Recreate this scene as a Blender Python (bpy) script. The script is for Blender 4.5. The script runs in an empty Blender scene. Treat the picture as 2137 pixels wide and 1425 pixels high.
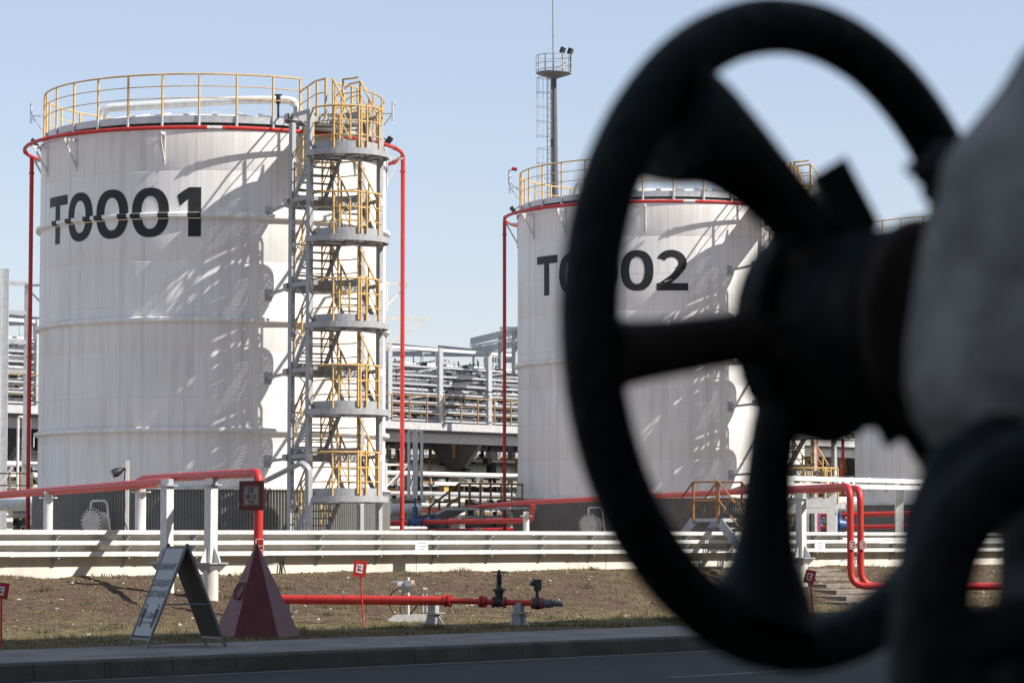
import bpy, math, random
from mathutils import Vector, Matrix, noise
R = math.radians
rnd = random.Random(7)
sc = bpy.context.scene
# ---------------------------------------------------------------- camera, sky, sun, exposure
FPX = 6000.0; CX = 1068.5; CY = 712.5; EYE = 1.35; PITCH = math.atan((1123 - CY) / FPX)
cam = bpy.data.cameras.new('camera'); camo = bpy.data.objects.new('camera', cam); sc.collection.objects.link(camo)
camo.location = (0, 0, EYE); camo.rotation_euler = (R(90) + PITCH, 0, 0)
cam.sensor_width = 36; cam.lens = 36 * FPX / 2137; cam.clip_start = 0.1; cam.clip_end = 6000
cam.dof.use_dof = True; cam.dof.focus_distance = 60; cam.dof.aperture_fstop = 7.0; cam.dof.aperture_blades = 9
sc.camera = camo
SUN_A = 70.0; SUN_E = 43.5
w = bpy.data.worlds.new('World'); sc.world = w; w.use_nodes = True
wn = w.node_tree; bg = wn.nodes['Background']
sky = wn.nodes.new('ShaderNodeTexSky'); sky.sky_type = 'NISHITA'; sky.sun_disc = False
sky.sun_elevation = R(SUN_E); sky.sun_rotation = R(180 - SUN_A); sky.altitude = 200
sky.air_density = 1.0; sky.dust_density = 0.9; sky.ozone_density = 2.6
tint = wn.nodes.new('ShaderNodeVectorMath'); tint.operation = 'MULTIPLY'; tint.inputs[1].default_value = (1.12, .93, .87)
wn.links.new(sky.outputs[0], tint.inputs[0]); hz = wn.nodes.new('ShaderNodeMix'); hz.data_type = 'RGBA'; hz.inputs[0].default_value = .4; hz.inputs[7].default_value = (3.15, 3.75, 4.65, 1)
wn.links.new(tint.outputs[0], hz.inputs[6]); wn.links.new(hz.outputs[2], bg.inputs[0]); bg.inputs[1].default_value = 0.12
sl = bpy.data.lights.new('sun', 'SUN'); sl.energy = 4.8; sl.angle = R(0.53); sl.color = (1, .95, .88)
so = bpy.data.objects.new('sun', sl); sc.collection.objects.link(so)
SD = Vector((math.sin(R(SUN_A)) * math.cos(R(SUN_E)), -math.cos(R(SUN_A)) * math.cos(R(SUN_E)), math.sin(R(SUN_E))))
so.rotation_euler = SD.to_track_quat('Z', 'Y').to_euler(); so.location = (30, -20, 60)
sc.view_settings.view_transform = 'Standard'; sc.view_settings.look = 'None'
sc.view_settings.exposure = 0.62; sc.view_settings.gamma = 1.0

# ---------------------------------------------------------------- coordinates
Ux, Uy = 0.6678, 0.7443                      # direction of the road
def W(u, v, z=0.0): return Vector((Ux * u - Uy * v, Uy * u + Ux * v, z))
def ray(px, py):
    a = (px - CX) / FPX; b = (CY - py) / FPX
    return Vector((a, math.cos(PITCH) - b * math.sin(PITCH), math.sin(PITCH) + b * math.cos(PITCH)))
def P(px, py, Y):
    d = ray(px, py); return Vector((0, 0, EYE)) + d * (Y / d.y)
def PV(px, py, v):
    d = ray(px, py); t = v / (-Uy * d.x + Ux * d.y); return Vector((0, 0, EYE)) + d * t
def PZ(px, py, z):
    d = ray(px, py); return Vector((0, 0, EYE)) + d * ((z - EYE) / d.z)
def UV(p): return (Ux * p[0] + Uy * p[1], -Uy * p[0] + Ux * p[1])

# ---------------------------------------------------------------- mesh builder
class MB:
    def __init__(s): s.v = []; s.f = []; s.sm = []
    def add(s, vs, fs, smooth=False):
        o = len(s.v); s.v += [tuple(x) for x in vs]
        for f in fs: s.f.append(tuple(i + o for i in f)); s.sm.append(smooth)
    def box(s, c, h, ax=None):
        c = Vector(c); X, Y, Z = ax or (Vector((1, 0, 0)), Vector((0, 1, 0)), Vector((0, 0, 1)))
        vs = [c + X * (h[0] * i) + Y * (h[1] * j) + Z * (h[2] * k) for k in (-1, 1) for j in (-1, 1) for i in (-1, 1)]
        s.add(vs, [(0, 2, 3, 1), (4, 5, 7, 6), (0, 1, 5, 4), (2, 6, 7, 3), (0, 4, 6, 2), (1, 3, 7, 5)])
        return s
    def rng(s, a0, a1, b0, b1, z0, z1, M=None):
        M = M or (lambda a, b, z: Vector((a, b, z)))
        vs = [M(a, b, z) for z in (z0, z1) for b in (b0, b1) for a in (a0, a1)]
        s.add(vs, [(0, 2, 3, 1), (4, 5, 7, 6), (0, 1, 5, 4), (2, 6, 7, 3), (0, 4, 6, 2), (1, 3, 7, 5)])
        return s
    def bar(s, p, q, wd, ht=None, up=(0, 0, 1)):
        p = Vector(p); q = Vector(q); d = (q - p); L = d.length
        if L < 1e-6: return s
        d /= L; up = Vector(up)
        if abs(d.dot(up)) > .98: up = Vector((Ux, Uy, 0))
        X = d.cross(up).normalized(); Z = X.cross(d)
        return s.box((p + q) / 2, (wd / 2, L / 2, (ht or wd) / 2), (X, d, Z))
    def tube(s, pts, r, n=8, closed=False, caps=True):
        pts = [Vector(p) for p in pts]; m = len(pts)
        rs = r if isinstance(r, (list, tuple)) else [r] * m
        T = []
        for i in range(m):
            if closed: t = pts[(i + 1) % m] - pts[i - 1]
            else: t = pts[min(i + 1, m - 1)] - pts[max(i - 1, 0)]
            T.append(t.normalized())
        up = Vector((0, 0, 1)) if abs(T[0].z) < .9 else Vector((1, 0, 0))
        nrm = (up - T[0] * up.dot(T[0])).normalized(); vs = []
        for i in range(m):
            nrm = (nrm - T[i] * nrm.dot(T[i])).normalized(); b = T[i].cross(nrm)
            for k in range(n):
                a = 2 * math.pi * k / n
                vs.append(pts[i] + (nrm * math.cos(a) + b * math.sin(a)) * rs[i])
        fs = []
        for i in range(m if closed else m - 1):
            j = (i + 1) % m
            for k in range(n):
                fs.append((i * n + k, i * n + (k + 1) % n, j * n + (k + 1) % n, j * n + k))
        s.add(vs, fs, n > 5)
        if caps and not closed:
            s.add(vs[:n], [tuple(range(n - 1, -1, -1))]); s.add(vs[-n:], [tuple(range(n))])
        return s
    def cyl(s, p, q, r, r2=None, n=12): return s.tube([p, q], [r, r if r2 is None else r2], n)
    def lathe(s, prof, n=48, M=None, a0=0, a1=360, smooth=True, rf=None):
        M = M or (lambda r, a, z: Vector((r * math.sin(a), -r * math.cos(a), z)))
        full = abs(a1 - a0 - 360) < 1e-6; cols = n if full else n + 1; m = len(prof); vs = []
        for i in range(cols):
            a = R(a0 + (a1 - a0) * i / n)
            for (r, z) in prof: vs.append(M(r + (rf(a) if rf and r > .001 else 0), a, z))
        fs = []
        for i in range(n):
            j = (i + 1) % cols
            for k in range(m - 1): fs.append((i * m + k, j * m + k, j * m + k + 1, i * m + k + 1))
        s.add(vs, fs, smooth); return s
    def prism(s, poly, o, X, Y, Z, th):
        o = Vector(o); n = len(poly)
        a = [o + X * p[0] + Y * p[1] for p in poly]; b = [p + Z * th for p in a]
        s.add(a + b, [tuple(range(n - 1, -1, -1)), tuple(range(n, 2 * n))] + [(i, (i + 1) % n, n + (i + 1) % n, n + i) for i in range(n)])
        return s
    def build(s, name, m, parent=None):
        me = bpy.data.meshes.new(name); o3 = ORG.get(parent.name, Vector()) if parent else Vector()
        me.from_pydata([(a - o3.x, b - o3.y, c - o3.z) for a, b, c in s.v], [], s.f)
        me.polygons.foreach_set('use_smooth', s.sm)
        me.materials.append(m); me.update()
        o = bpy.data.objects.new(name, me); sc.collection.objects.link(o)
        if parent: o.parent = parent; ORG[o.name] = o3
        if any(s.sm) and hasattr(me, 'set_sharp_from_angle'): me.set_sharp_from_angle(angle=R(35))
        return o
ORG = {}
def tag(o, label=None, cat=None, group=None, kind=None):
    if label: o['label'] = label
    if cat: o['category'] = cat
    if group: o['group'] = group
    if kind: o['kind'] = kind
    return o
def thing(name, loc, label, cat, group=None):
    o = bpy.data.objects.new(name, None); sc.collection.objects.link(o); o.location = loc
    o.empty_display_size = .3; ORG[o.name] = Vector(loc); return tag(o, label, cat, group)
def copy_tree(o, parent=None):
    c = o.copy(); sc.collection.objects.link(c); c.parent = parent
    for ch in list(o.children): copy_tree(ch, c)
    return c
def bend(pts, rad, n=5):
    """polyline with rounded corners"""
    pts = [Vector(p) for p in pts]; out = [pts[0]]
    for i in range(1, len(pts) - 1):
        a = (pts[i - 1] - pts[i]); b = (pts[i + 1] - pts[i]); r = min(rad, a.length * .49, b.length * .49)
        a = a.normalized() * r; b = b.normalized() * r
        for k in range(n + 1):
            t = k / n; out.append(pts[i] + a * (1 - t) ** 2 + b * t * t)
    out.append(pts[-1]); return out
def text(s, size, m, parent, o, X, Y, name='lettering', align='CENTER', sx=1.0, off=.004, bold=.0):
    cu = bpy.data.curves.new('t', 'FONT'); cu.body = s; cu.size = 1; cu.align_x = align; cu.align_y = 'CENTER'; cu.offset = bold
    cu.resolution_u = 3
    to = bpy.data.objects.new('t', cu); sc.collection.objects.link(to)
    me = bpy.data.meshes.new_from_object(to.evaluated_get(bpy.context.evaluated_depsgraph_get()))
    bpy.data.objects.remove(to); Z = X.cross(Y).normalized()
    mb = MB(); mb.add([Vector(o) + X * (v.co.x * size * sx) + Y * (v.co.y * size) + Z * off for v in me.vertices], [tuple(p.vertices) for p in me.polygons])
    bpy.data.meshes.remove(me); return mb.build(name, m, parent)

# ---------------------------------------------------------------- materials
def mat(name, col, rough=.6, metal=0., var=.12, vs=6., dirt=None, dirt_amt=.3, dscale=(1, 1, .25), bump=0., bscale=30., spec=.4, coat=0.):
    m = bpy.data.materials.new(name); m.use_nodes = True; nt = m.node_tree; N = nt.nodes; L = nt.links
    b = N['Principled BSDF']; b.inputs['Roughness'].default_value = rough; b.inputs['Metallic'].default_value = metal
    b.inputs['Specular IOR Level'].default_value = spec; b.inputs['Coat Weight'].default_value = coat
    tc = N.new('ShaderNodeTexCoord'); mp = N.new('ShaderNodeMapping'); L.new(tc.outputs['Object'], mp.inputs[0])
    n1 = N.new('ShaderNodeTexNoise'); n1.inputs['Scale'].default_value = vs; n1.inputs['Detail'].default_value = 5; L.new(mp.outputs[0], n1.inputs['Vector'])
    r1 = N.new('ShaderNodeMapRange'); r1.inputs[1].default_value = .3; r1.inputs[2].default_value = .7
    r1.inputs[3].default_value = 1 - var; r1.inputs[4].default_value = 1 + var; L.new(n1.outputs[0], r1.inputs[0])
    mul = N.new('ShaderNodeVectorMath'); mul.operation = 'SCALE'; mul.inputs[0].default_value = col[:3]; L.new(r1.outputs[0], mul.inputs['Scale'])
    out = mul.outputs[0]
    if dirt:
        mp2 = N.new('ShaderNodeMapping'); mp2.inputs['Scale'].default_value = dscale; L.new(tc.outputs['Object'], mp2.inputs[0])
        n2 = N.new('ShaderNodeTexNoise'); n2.inputs['Scale'].default_value = vs * .7; n2.inputs['Detail'].default_value = 7; n2.inputs['Roughness'].default_value = .65; L.new(mp2.outputs[0], n2.inputs['Vector'])
        r2 = N.new('ShaderNodeMapRange'); r2.inputs[1].default_value = .5; r2.inputs[2].default_value = .72; r2.inputs[4].default_value = dirt_amt; L.new(n2.outputs[0], r2.inputs[0])
        mx = N.new('ShaderNodeMix'); mx.data_type = 'RGBA'; L.new(r2.outputs[0], mx.inputs[0]); L.new(out, mx.inputs[6]); mx.inputs[7].default_value = (*dirt, 1); out = mx.outputs[2]
    L.new(out, b.inputs['Base Color'])
    if bump:
        n3 = N.new('ShaderNodeTexNoise'); n3.inputs['Scale'].default_value = bscale; n3.inputs['Detail'].default_value = 4; L.new(tc.outputs['Object'], n3.inputs['Vector'])
        bp = N.new('ShaderNodeBump'); bp.inputs['Strength'].default_value = bump; bp.inputs['Distance'].default_value = .02; L.new(n3.outputs[0], bp.inputs['Height']); L.new(bp.outputs[0], b.inputs['Normal'])
    return m
def tank_mat(name, base=(.80, .79, .765), rib=46):
    m = mat(name, base, .5, 0, .03, .6, spec=.35); nt = m.node_tree; N = nt.nodes; L = nt.links; b = N['Principled BSDF']
    tc = next(n for n in N if n.type == 'TEX_COORD'); sp = N.new('ShaderNodeSeparateXYZ'); L.new(tc.outputs['Object'], sp.inputs[0])
    at = N.new('ShaderNodeMath'); at.operation = 'ARCTAN2'; L.new(sp.outputs[0], at.inputs[0]); L.new(sp.outputs[1], at.inputs[1])
    def streak(sa, sz, scale, lo, hi, amt, col, prev, det=6):
        cmb = N.new('ShaderNodeCombineXYZ'); ma = N.new('ShaderNodeMath'); ma.operation = 'MULTIPLY'; ma.inputs[1].default_value = sa; L.new(at.outputs[0], ma.inputs[0])
        mz = N.new('ShaderNodeMath'); mz.operation = 'MULTIPLY'; mz.inputs[1].default_value = sz; L.new(sp.outputs[2], mz.inputs[0])
        L.new(ma.outputs[0], cmb.inputs[0]); L.new(mz.outputs[0], cmb.inputs[1]); cmb.inputs[2].default_value = sa
        n = N.new('ShaderNodeTexNoise'); n.inputs['Scale'].default_value = scale; n.inputs['Detail'].default_value = det; L.new(cmb.outputs[0], n.inputs['Vector'])
        r = N.new('ShaderNodeMapRange'); r.inputs[1].default_value = lo; r.inputs[2].default_value = hi; r.inputs[4].default_value = amt; L.new(n.outputs[0], r.inputs[0])
        mx = N.new('ShaderNodeMix'); mx.data_type = 'RGBA'; L.new(r.outputs[0], mx.inputs[0]); L.new(prev, mx.inputs[6]); mx.inputs[7].default_value = (*col, 1); return mx.outputs[2], n
    o = b.inputs['Base Color'].links[0].from_socket
    o, _ = streak(4.8, .10, 3.0, .55, .80, .45, (.54, .48, .39), o)
    o, _ = streak(4.8, .22, 1.6, .62, .74, .3, (.50, .40, .27), o)
    o, n = streak(4.8, .03, 14, .52, .75, .28, (.40, .38, .35), o, 3)
    o, _ = streak(4.8, .006, 3.4, .60, .64, .16, (.36, .34, .31), o, 2)
    o, _ = streak(4.8, .5, .6, .5, .8, .35, (.52, .50, .46), o)
    L.new(o, b.inputs['Base Color'])
    bp = N.new('ShaderNodeBump'); bp.inputs['Strength'].default_value = .25; bp.inputs['Distance'].default_value = .02; L.new(n.outputs[0], bp.inputs['Height']); L.new(bp.outputs[0], b.inputs['Normal'])
    return m
M_TANK = tank_mat('tank_white_paint')
M_WHITE = mat('white_paint', (.64, .64, .62), .45, dirt=(.42, .36, .28), dirt_amt=.35)
M_WHITE2 = mat('cream_white_paint', (.66, .65, .60), .55, dirt=(.35, .28, .2), dirt_amt=.5, vs=3)
M_SKIRT = mat('galvanised_sheet', (.21, .21, .20), .5, .1, .1, 3)
M_GREY = mat('grey_steel_paint', (.36, .37, .38), .5, dirt=(.2, .18, .16), dirt_amt=.3)
M_GREYD = mat('dark_grating', (.20, .205, .21), .6)
M_GALV = mat('galvanised_steel', (.52, .53, .54), .42, .35, .12, 8)
M_YEL = mat('yellow_ochre_paint', (.58, .385, .15), .5, dirt=(.25, .14, .07), dirt_amt=.6, vs=4)
M_ORA = mat('orange_paint', (.27, .12, .035), .5, dirt=(.2, .1, .05), dirt_amt=.5)
M_RED = mat('red_pipe_paint', (.50, .026, .02), .5, dirt=(.3, .05, .04), dirt_amt=.35, spec=.5)
M_REDD = mat('dark_red_paint', (.30, .014, .016), .45, dirt=(.16, .03, .03), dirt_amt=.5)
M_REDF = mat('faded_sky_sheen_red', (.14, .026, .028), .4, dirt=(.22, .075, .072), dirt_amt=.55, vs=9, dscale=(1, 1, 1))  # pyramid sides: fading plus the sky's sheen put into a paler red
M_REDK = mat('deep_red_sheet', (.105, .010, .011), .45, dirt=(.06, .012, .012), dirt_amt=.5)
M_BLACK = mat('black_paint', (.018, .019, .021), .55, var=.2)
M_IRON = mat('dark_green_cast_iron', (.005, .0085, .0078), .62, var=.6, vs=18, dirt=(.022, .015, .010), dirt_amt=.7, dscale=(1, 1, 1), bump=.5, bscale=50, spec=.16)
M_BROWN = mat('dark_rusty_iron', (.032, .022, .016), .75, var=.5, vs=25, dirt=(.02, .02, .018), dirt_amt=.8, dscale=(1, 1, 1), bump=.3, spec=.2)
M_VGREEN = mat('valve_green_black', (.035, .045, .042), .55, var=.3)
M_PALE = mat('pale_grey_cast_body', (.215, .205, .185), .85, var=.45, vs=14, dirt=(.085, .078, .066), dirt_amt=.9, dscale=(1, 1, 1), bump=.3, bscale=60)
M_BLUE = mat('blue_valve_paint', (.03, .08, .22), .4)
M_CONC = mat('concrete_render', (.66, .62, .55), .85, var=.12, vs=1.5, dirt=(.36, .29, .22), dirt_amt=.55, bump=.2)
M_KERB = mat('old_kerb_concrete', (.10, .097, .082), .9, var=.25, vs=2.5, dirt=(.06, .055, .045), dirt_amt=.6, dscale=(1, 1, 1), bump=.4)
M_CONCG = mat('grey_concrete', (.30, .29, .27), .9, var=.2, vs=2.5, dirt=(.16, .15, .13), dirt_amt=.5, dscale=(1, 1, 1), bump=.3)
M_STEPS = mat('old_concrete_steps', (.21, .18, .145), .9, var=.25, vs=4, dirt=(.14, .12, .09), dirt_amt=.6, dscale=(1, 1, 1))
M_SIGNW = mat('sign_white_sheet', (.34, .325, .31), .4, var=.05)
M_SIGNG = mat('sign_grey_back', (.085, .082, .077), .6)
M_PAPER = mat('white_paper', (.8, .8, .8), .6, var=.02)
M_RUBBER = mat('black_cable', (.02, .02, .02), .5)
M_GLASS = mat('lamp_glass', (.12, .14, .14), .1, spec=.8)
M_INSTR = mat('grey_instrument_casting', (.42, .44, .46), .35, .3)

# ---------------------------------------------------------------- ground
def asphalt():
    m = mat('asphalt', (.016, .0147, .013), .85, var=.35, vs=1.2, dirt=(.027, .0245, .022), dirt_amt=.7, dscale=(1, 1, 1), bump=.5, bscale=90); return m
def soil_mat():
    m = bpy.data.materials.new('dry_soil_and_grass'); m.use_nodes = True; nt = m.node_tree; N = nt.nodes; L = nt.links; b = N['Principled BSDF']; b.inputs['Roughness'].default_value = .95; b.inputs['Specular IOR Level'].default_value = .1
    tc = N.new('ShaderNodeTexCoord')
    def nz(sc_, det=6, rough=.6):
        n = N.new('ShaderNodeTexNoise'); n.inputs['Scale'].default_value = sc_; n.inputs['Detail'].default_value = det; n.inputs['Roughness'].default_value = rough; L.new(tc.outputs['Object'], n.inputs['Vector']); return n.outputs[0]
    r = N.new('ShaderNodeValToRGB'); L.new(nz(9, 10, .78), r.inputs[0]); e = r.color_ramp.elements
    e[0].position = .36; e[0].color = (.05, .032, .02, 1); e[1].position = .66; e[1].color = (.175, .12, .083, 1)
    g = N.new('ShaderNodeValToRGB'); L.new(nz(11), g.inputs[0]); e = g.color_ramp.elements
    e[0].position = .3; e[0].color = (.07, .066, .028, 1); e[1].position = .7; e[1].color = (.25, .20, .105, 1)
    # grass at the foot of the bank and thin at the top: mask by position across the bank
    sp = N.new('ShaderNodeSeparateXYZ'); L.new(tc.outputs['Object'], sp.inputs[0])
    mx_ = N.new('ShaderNodeMath'); mx_.operation = 'MULTIPLY'; mx_.inputs[1].default_value = -Uy; L.new(sp.outputs[0], mx_.inputs[0])
    my_ = N.new('ShaderNodeMath'); my_.operation = 'MULTIPLY_ADD'; my_.inputs[1].default_value = Ux; L.new(sp.outputs[1], my_.inputs[0]); L.new(mx_.outputs[0], my_.inputs[2])
    fc = N.new('ShaderNodeFloatCurve'); mr = N.new('ShaderNodeMapRange'); mr.inputs[1].default_value = 28; mr.inputs[2].default_value = 40; L.new(my_.outputs[0], mr.inputs[0]); L.new(mr.outputs[0], fc.inputs[1])
    c = fc.mapping.curves[0]; c.points[0].location = (0, .75); c.points[1].location = (1, .56)
    c.points.new(.3, .66); c.points.new(.5, .46); c.points.new(.82, .42); fc.mapping.update()
    ad = N.new('ShaderNodeMath'); ad.operation = 'ADD'; L.new(nz(1.6, 7, .7), ad.inputs[0]); L.new(fc.outputs[0], ad.inputs[1])
    st = N.new('ShaderNodeMapRange'); st.inputs[1].default_value = .92; st.inputs[2].default_value = 1.12; L.new(ad.outputs[0], st.inputs[0])
    mx = N.new('ShaderNodeMix'); mx.data_type = 'RGBA'; L.new(st.outputs[0], mx.inputs[0]); L.new(r.outputs[0], mx.inputs[6]); L.new(g.outputs[0], mx.inputs[7]); L.new(mx.outputs[2], b.inputs['Base Color'])
    bp = N.new('ShaderNodeBump'); bp.inputs['Strength'].default_value = 1; bp.inputs['Distance'].default_value = .05; L.new(nz(14, 8, .75), bp.inputs['Height']); L.new(bp.outputs[0], b.inputs['Normal'])
    return m
M_SOIL = soil_mat()
def pave_mat():
    m = mat('worn_paving', (.215, .195, .175), .85, var=.3, vs=1.3, dirt=(.10, .09, .08), dirt_amt=.85, dscale=(1, 1, 1), bump=.35, bscale=40)
    nt = m.node_tree; N = nt.nodes; L = nt.links; b = N['Principled BSDF']
    tc = N.new('ShaderNodeTexCoord'); mp = N.new('ShaderNodeMapping'); mp.inputs['Rotation'].default_value = (0, 0, -math.atan2(Uy, Ux)); L.new(tc.outputs['Object'], mp.inputs[0])
    br = N.new('ShaderNodeTexBrick'); br.inputs['Scale'].default_value = 1; br.inputs['Brick Width'].default_value = .4; br.inputs['Row Height'].default_value = .2; br.inputs['Mortar Size'].default_value = .008
    br.inputs['Color1'].default_value = (1, 1, 1, 1); br.inputs['Color2'].default_value = (.8, .8, .8, 1); br.inputs['Mortar'].default_value = (.45, .45, .45, 1); L.new(mp.outputs[0], br.inputs['Vector'])
    mu = N.new('ShaderNodeMix'); mu.data_type = 'RGBA'; mu.blend_type = 'MULTIPLY'; mu.inputs[0].default_value = .8
    L.new(b.inputs['Base Color'].links[0].from_socket, mu.inputs[6]); L.new(br.outputs[0], mu.inputs[7]); L.new(mu.outputs[2], b.inputs['Base Color']); return m
mb = MB(); prof = [(-2500, -.26), (24.9, -.26), (27.9, -.3), (39.6, -.3), (40.05, .55), (40.2, .68), (5000, .68)]
us = [-2500, -200, 0, 60, 120, 300, 5000]
mb.add([W(u, v, z) for u in us for v, z in prof], [(i * 7 + k, (i + 1) * 7 + k, (i + 1) * 7 + k + 1, i * 7 + k + 1) for i in range(6) for k in range(6)])
tag(mb.build('ground', mat('gravelly_ground', (.22, .19, .16), .95, var=.25, vs=2, bump=.5)), kind='structure')
mb = MB(); mb.add([W(-400, 15.2, -.2), W(900, 15.2, -.2), W(900, 24.95, -.2), W(-400, 24.95, -.2)], [(0, 1, 2, 3)])
mb.add([W(-400, -60, -.2), W(900, -60, -.2), W(900, 15.2, -.2), W(-400, 15.2, -.2)], [(0, 1, 2, 3)])
tag(mb.build('road', asphalt()), kind='structure')
mb = MB(); rm = [(-400, 900, 24.52, 24.62)] + [(12 + 6.6 * k, 12 + 6.6 * k + 3.0, 20.2, 20.3) for k in range(-6, 30)] 
for a, b_, c, d in rm: mb.add([W(a, c, -.196), W(b_, c, -.196), W(b_, d, -.196), W(a, d, -.196)], [(0, 1, 2, 3)])
tag(mb.build('road_marking', mat('worn_road_paint', (.20, .19, .175), .8, var=.4, vs=5, dirt=(.04, .037, .034), dirt_amt=.9, dscale=(1, 1, 1))), kind='structure')
def vprofile(name, pts, m, u0=-60, u1=220, seg=1.0, gap=.006):
    mb = MB(); u = u0; n = len(pts)
    while u < u1:
        a = [W(u, v, z) for v, z in pts]; b = [W(u + seg - gap, v, z) for v, z in pts]
        mb.add(a + b, [(k, k + 1, n + k + 1, n + k) for k in range(n - 1)] + [tuple(range(n)), tuple(range(2 * n - 1, n - 1, -1))]); u += seg
    return mb.build(name, m)
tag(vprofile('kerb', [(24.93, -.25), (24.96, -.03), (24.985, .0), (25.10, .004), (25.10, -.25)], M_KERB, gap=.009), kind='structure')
mb = MB(); mb.rng(-60, 220, 25.11, 28.06, -.3, -.002, W)
tag(mb.build('sidewalk', pave_mat()), kind='structure')
def bank_z(u, v):
    t = min(max((v - 32.6) / (39.6 - 32.6), 0), 1); z = .67 * (t * t * (3 - 2 * t) * .55 + t * .45)
    e = min(1, max(0, (v - 28.3) / 1.5)); p = Vector((u, v, 0))
    k = min(1, t * 3 + .12)
    return z + e * (.035 * noise.noise(p * .35) + k * (.045 * noise.noise(p * 1.1) + .028 * noise.noise(p * 3.3) + .016 * noise.noise(p * 8.3)))
mb = MB(); nu, nv = 900, 84; u0, u1, v0, v1 = 12, 112, 28.05, 40.08
vs = []
for i in range(nu + 1):
    u = u0 + (u1 - u0) * (i / nu)
    for j in range(nv + 1):
        v = v0 + (v1 - v0) * j / nv; vs.append(W(u, v, bank_z(u, v)))
mb.add(vs, [(i * (nv + 1) + j, (i + 1) * (nv + 1) + j, (i + 1) * (nv + 1) + j + 1, i * (nv + 1) + j + 1) for i in range(nu) for j in range(nv)], True)
tag(mb.build('embankment', M_SOIL), kind='structure')
for a, b_ in ((-60, 12), (112, 220)):
    mb = MB(); mb.add([W(a, 28.05, 0), W(b_, 28.05, 0), W(b_, 33, 0), W(a, 33, 0), W(b_, 40.08, .66), W(a, 40.08, .66)], [(0, 1, 2, 3), (3, 2, 4, 5)])
    tag(mb.build('embankment', M_SOIL), kind='structure')
def blade(mb, c, h, wd):
    a = rnd.uniform(0, 6.28); d = Vector((math.cos(a), math.sin(a), 0)) * wd; l = Vector((rnd.uniform(-.5, .5), rnd.uniform(-.5, .5), 0)) * h
    mb.add([c - d, c + d, c + l * .5 + Vector((0, 0, h * .7)) + d * .6, c + l + Vector((0, 0, h))], [(0, 1, 2), (0, 2, 3)])
g1, g2 = MB(), MB()
for i in range(15000):
    v = 28.15 + abs(rnd.gauss(0, 2.6)) if i % 3 else rnd.uniform(28.2, 39.9)
    if i % 11 == 0: v = 39.95 - abs(rnd.gauss(0, .35))
    if v > 40: continue
    u = v * rnd.uniform(.74, 1.7)
    if noise.noise(Vector((u * .9, v * .9, 3))) < (-.1 if v < 33 else .12 if v < 39.2 else -.2): continue
    c = W(u, v, bank_z(u, v) - .005); g = g1 if noise.noise(Vector((u * .5, v * .5, 9))) > rnd.uniform(-.1, .5) else g2
    for k in range(4): blade(g, c + Vector((rnd.uniform(-.05, .05), rnd.uniform(-.05, .05), 0)), rnd.uniform(.018, .05) * (1.7 if i % 37 == 0 else 1), rnd.uniform(.003, .007))
for i in range(150):
    v = rnd.uniform(28.4, 39.8); u = v * rnd.uniform(.74, 1.7); g = g2 if i % 3 else g1
    for k in range(rnd.randrange(25, 90)):
        a = rnd.uniform(0, 6.28); q = rnd.random() * .16; uu, vv_ = u + q * math.cos(a) * 1.6, v + q * math.sin(a)
        if vv_ < 39.95: blade(g, W(uu, vv_, bank_z(uu, vv_) - .004), rnd.uniform(.02, .10), rnd.uniform(.003, .007))
for k in range(2200):
    u = rnd.uniform(20, 66); v = 28.1 + abs(rnd.gauss(0, .05)); blade(g2 if k % 4 else g1, W(u, v, .0), rnd.uniform(.03, .08), .005)
tag(g1.build('grass', mat('green_grass', (.065, .068, .022), .8, var=.3, vs=3)), kind='stuff')
tag(g2.build('dry_grass', mat('straw_grass', (.21, .165, .085), .8, var=.3, vs=3)), kind='stuff')
c1, c2 = MB(), MB()
for i in range(17000):
    v = rnd.uniform(32.8, 39.95); u = v * rnd.uniform(.74, 1.7); s = rnd.uniform(.008, .028) * (1.5 if rnd.random() < .08 else 1)
    c = W(u, v, bank_z(u, v)); g = c2 if rnd.random() < .16 else c1
    if g is c2: s *= .6
    q = [c + Vector((rnd.uniform(.6, 1.2) * s * x, rnd.uniform(.6, 1.2) * s * y, rnd.uniform(.5, 1) * s * z)) for x, y, z in ((1, 0, 0), (0, 1, 0), (-1, 0, 0), (0, -1, 0), (0, 0, 1), (0, 0, -1))]
    g.add(q, [(0, 1, 4), (1, 2, 4), (2, 3, 4), (3, 0, 4), (1, 0, 5), (2, 1, 5), (3, 2, 5), (0, 3, 5)])
for i in range(260):
    v = rnd.uniform(31, 39.8); u = v * rnd.uniform(.74, 1.7); s = rnd.uniform(.03, .06); c = W(u, v, bank_z(u, v) + .005); g = c1 if i % 3 else c2
    q = [c + Vector((rnd.uniform(.5, 1.2) * s * x, rnd.uniform(.5, 1.2) * s * y, rnd.uniform(.3, .8) * s * z)) for x, y, z in ((1, 0, 0), (0, 1, 0), (-1, 0, 0), (0, -1, 0), (0, 0, 1), (0, 0, -1))]
    g.add(q, [(0, 1, 4), (1, 2, 4), (2, 3, 4), (3, 0, 4), (1, 0, 5), (2, 1, 5), (3, 2, 5), (0, 3, 5)])
tag(c1.build('soil_clods', mat('soil_clod', (.09, .062, .043), .95, var=.35, vs=7)), kind='stuff')
tag(c2.build('pebbles', mat('pale_pebble', (.38, .34, .30), .9, var=.3, vs=7)), kind='stuff')

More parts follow.
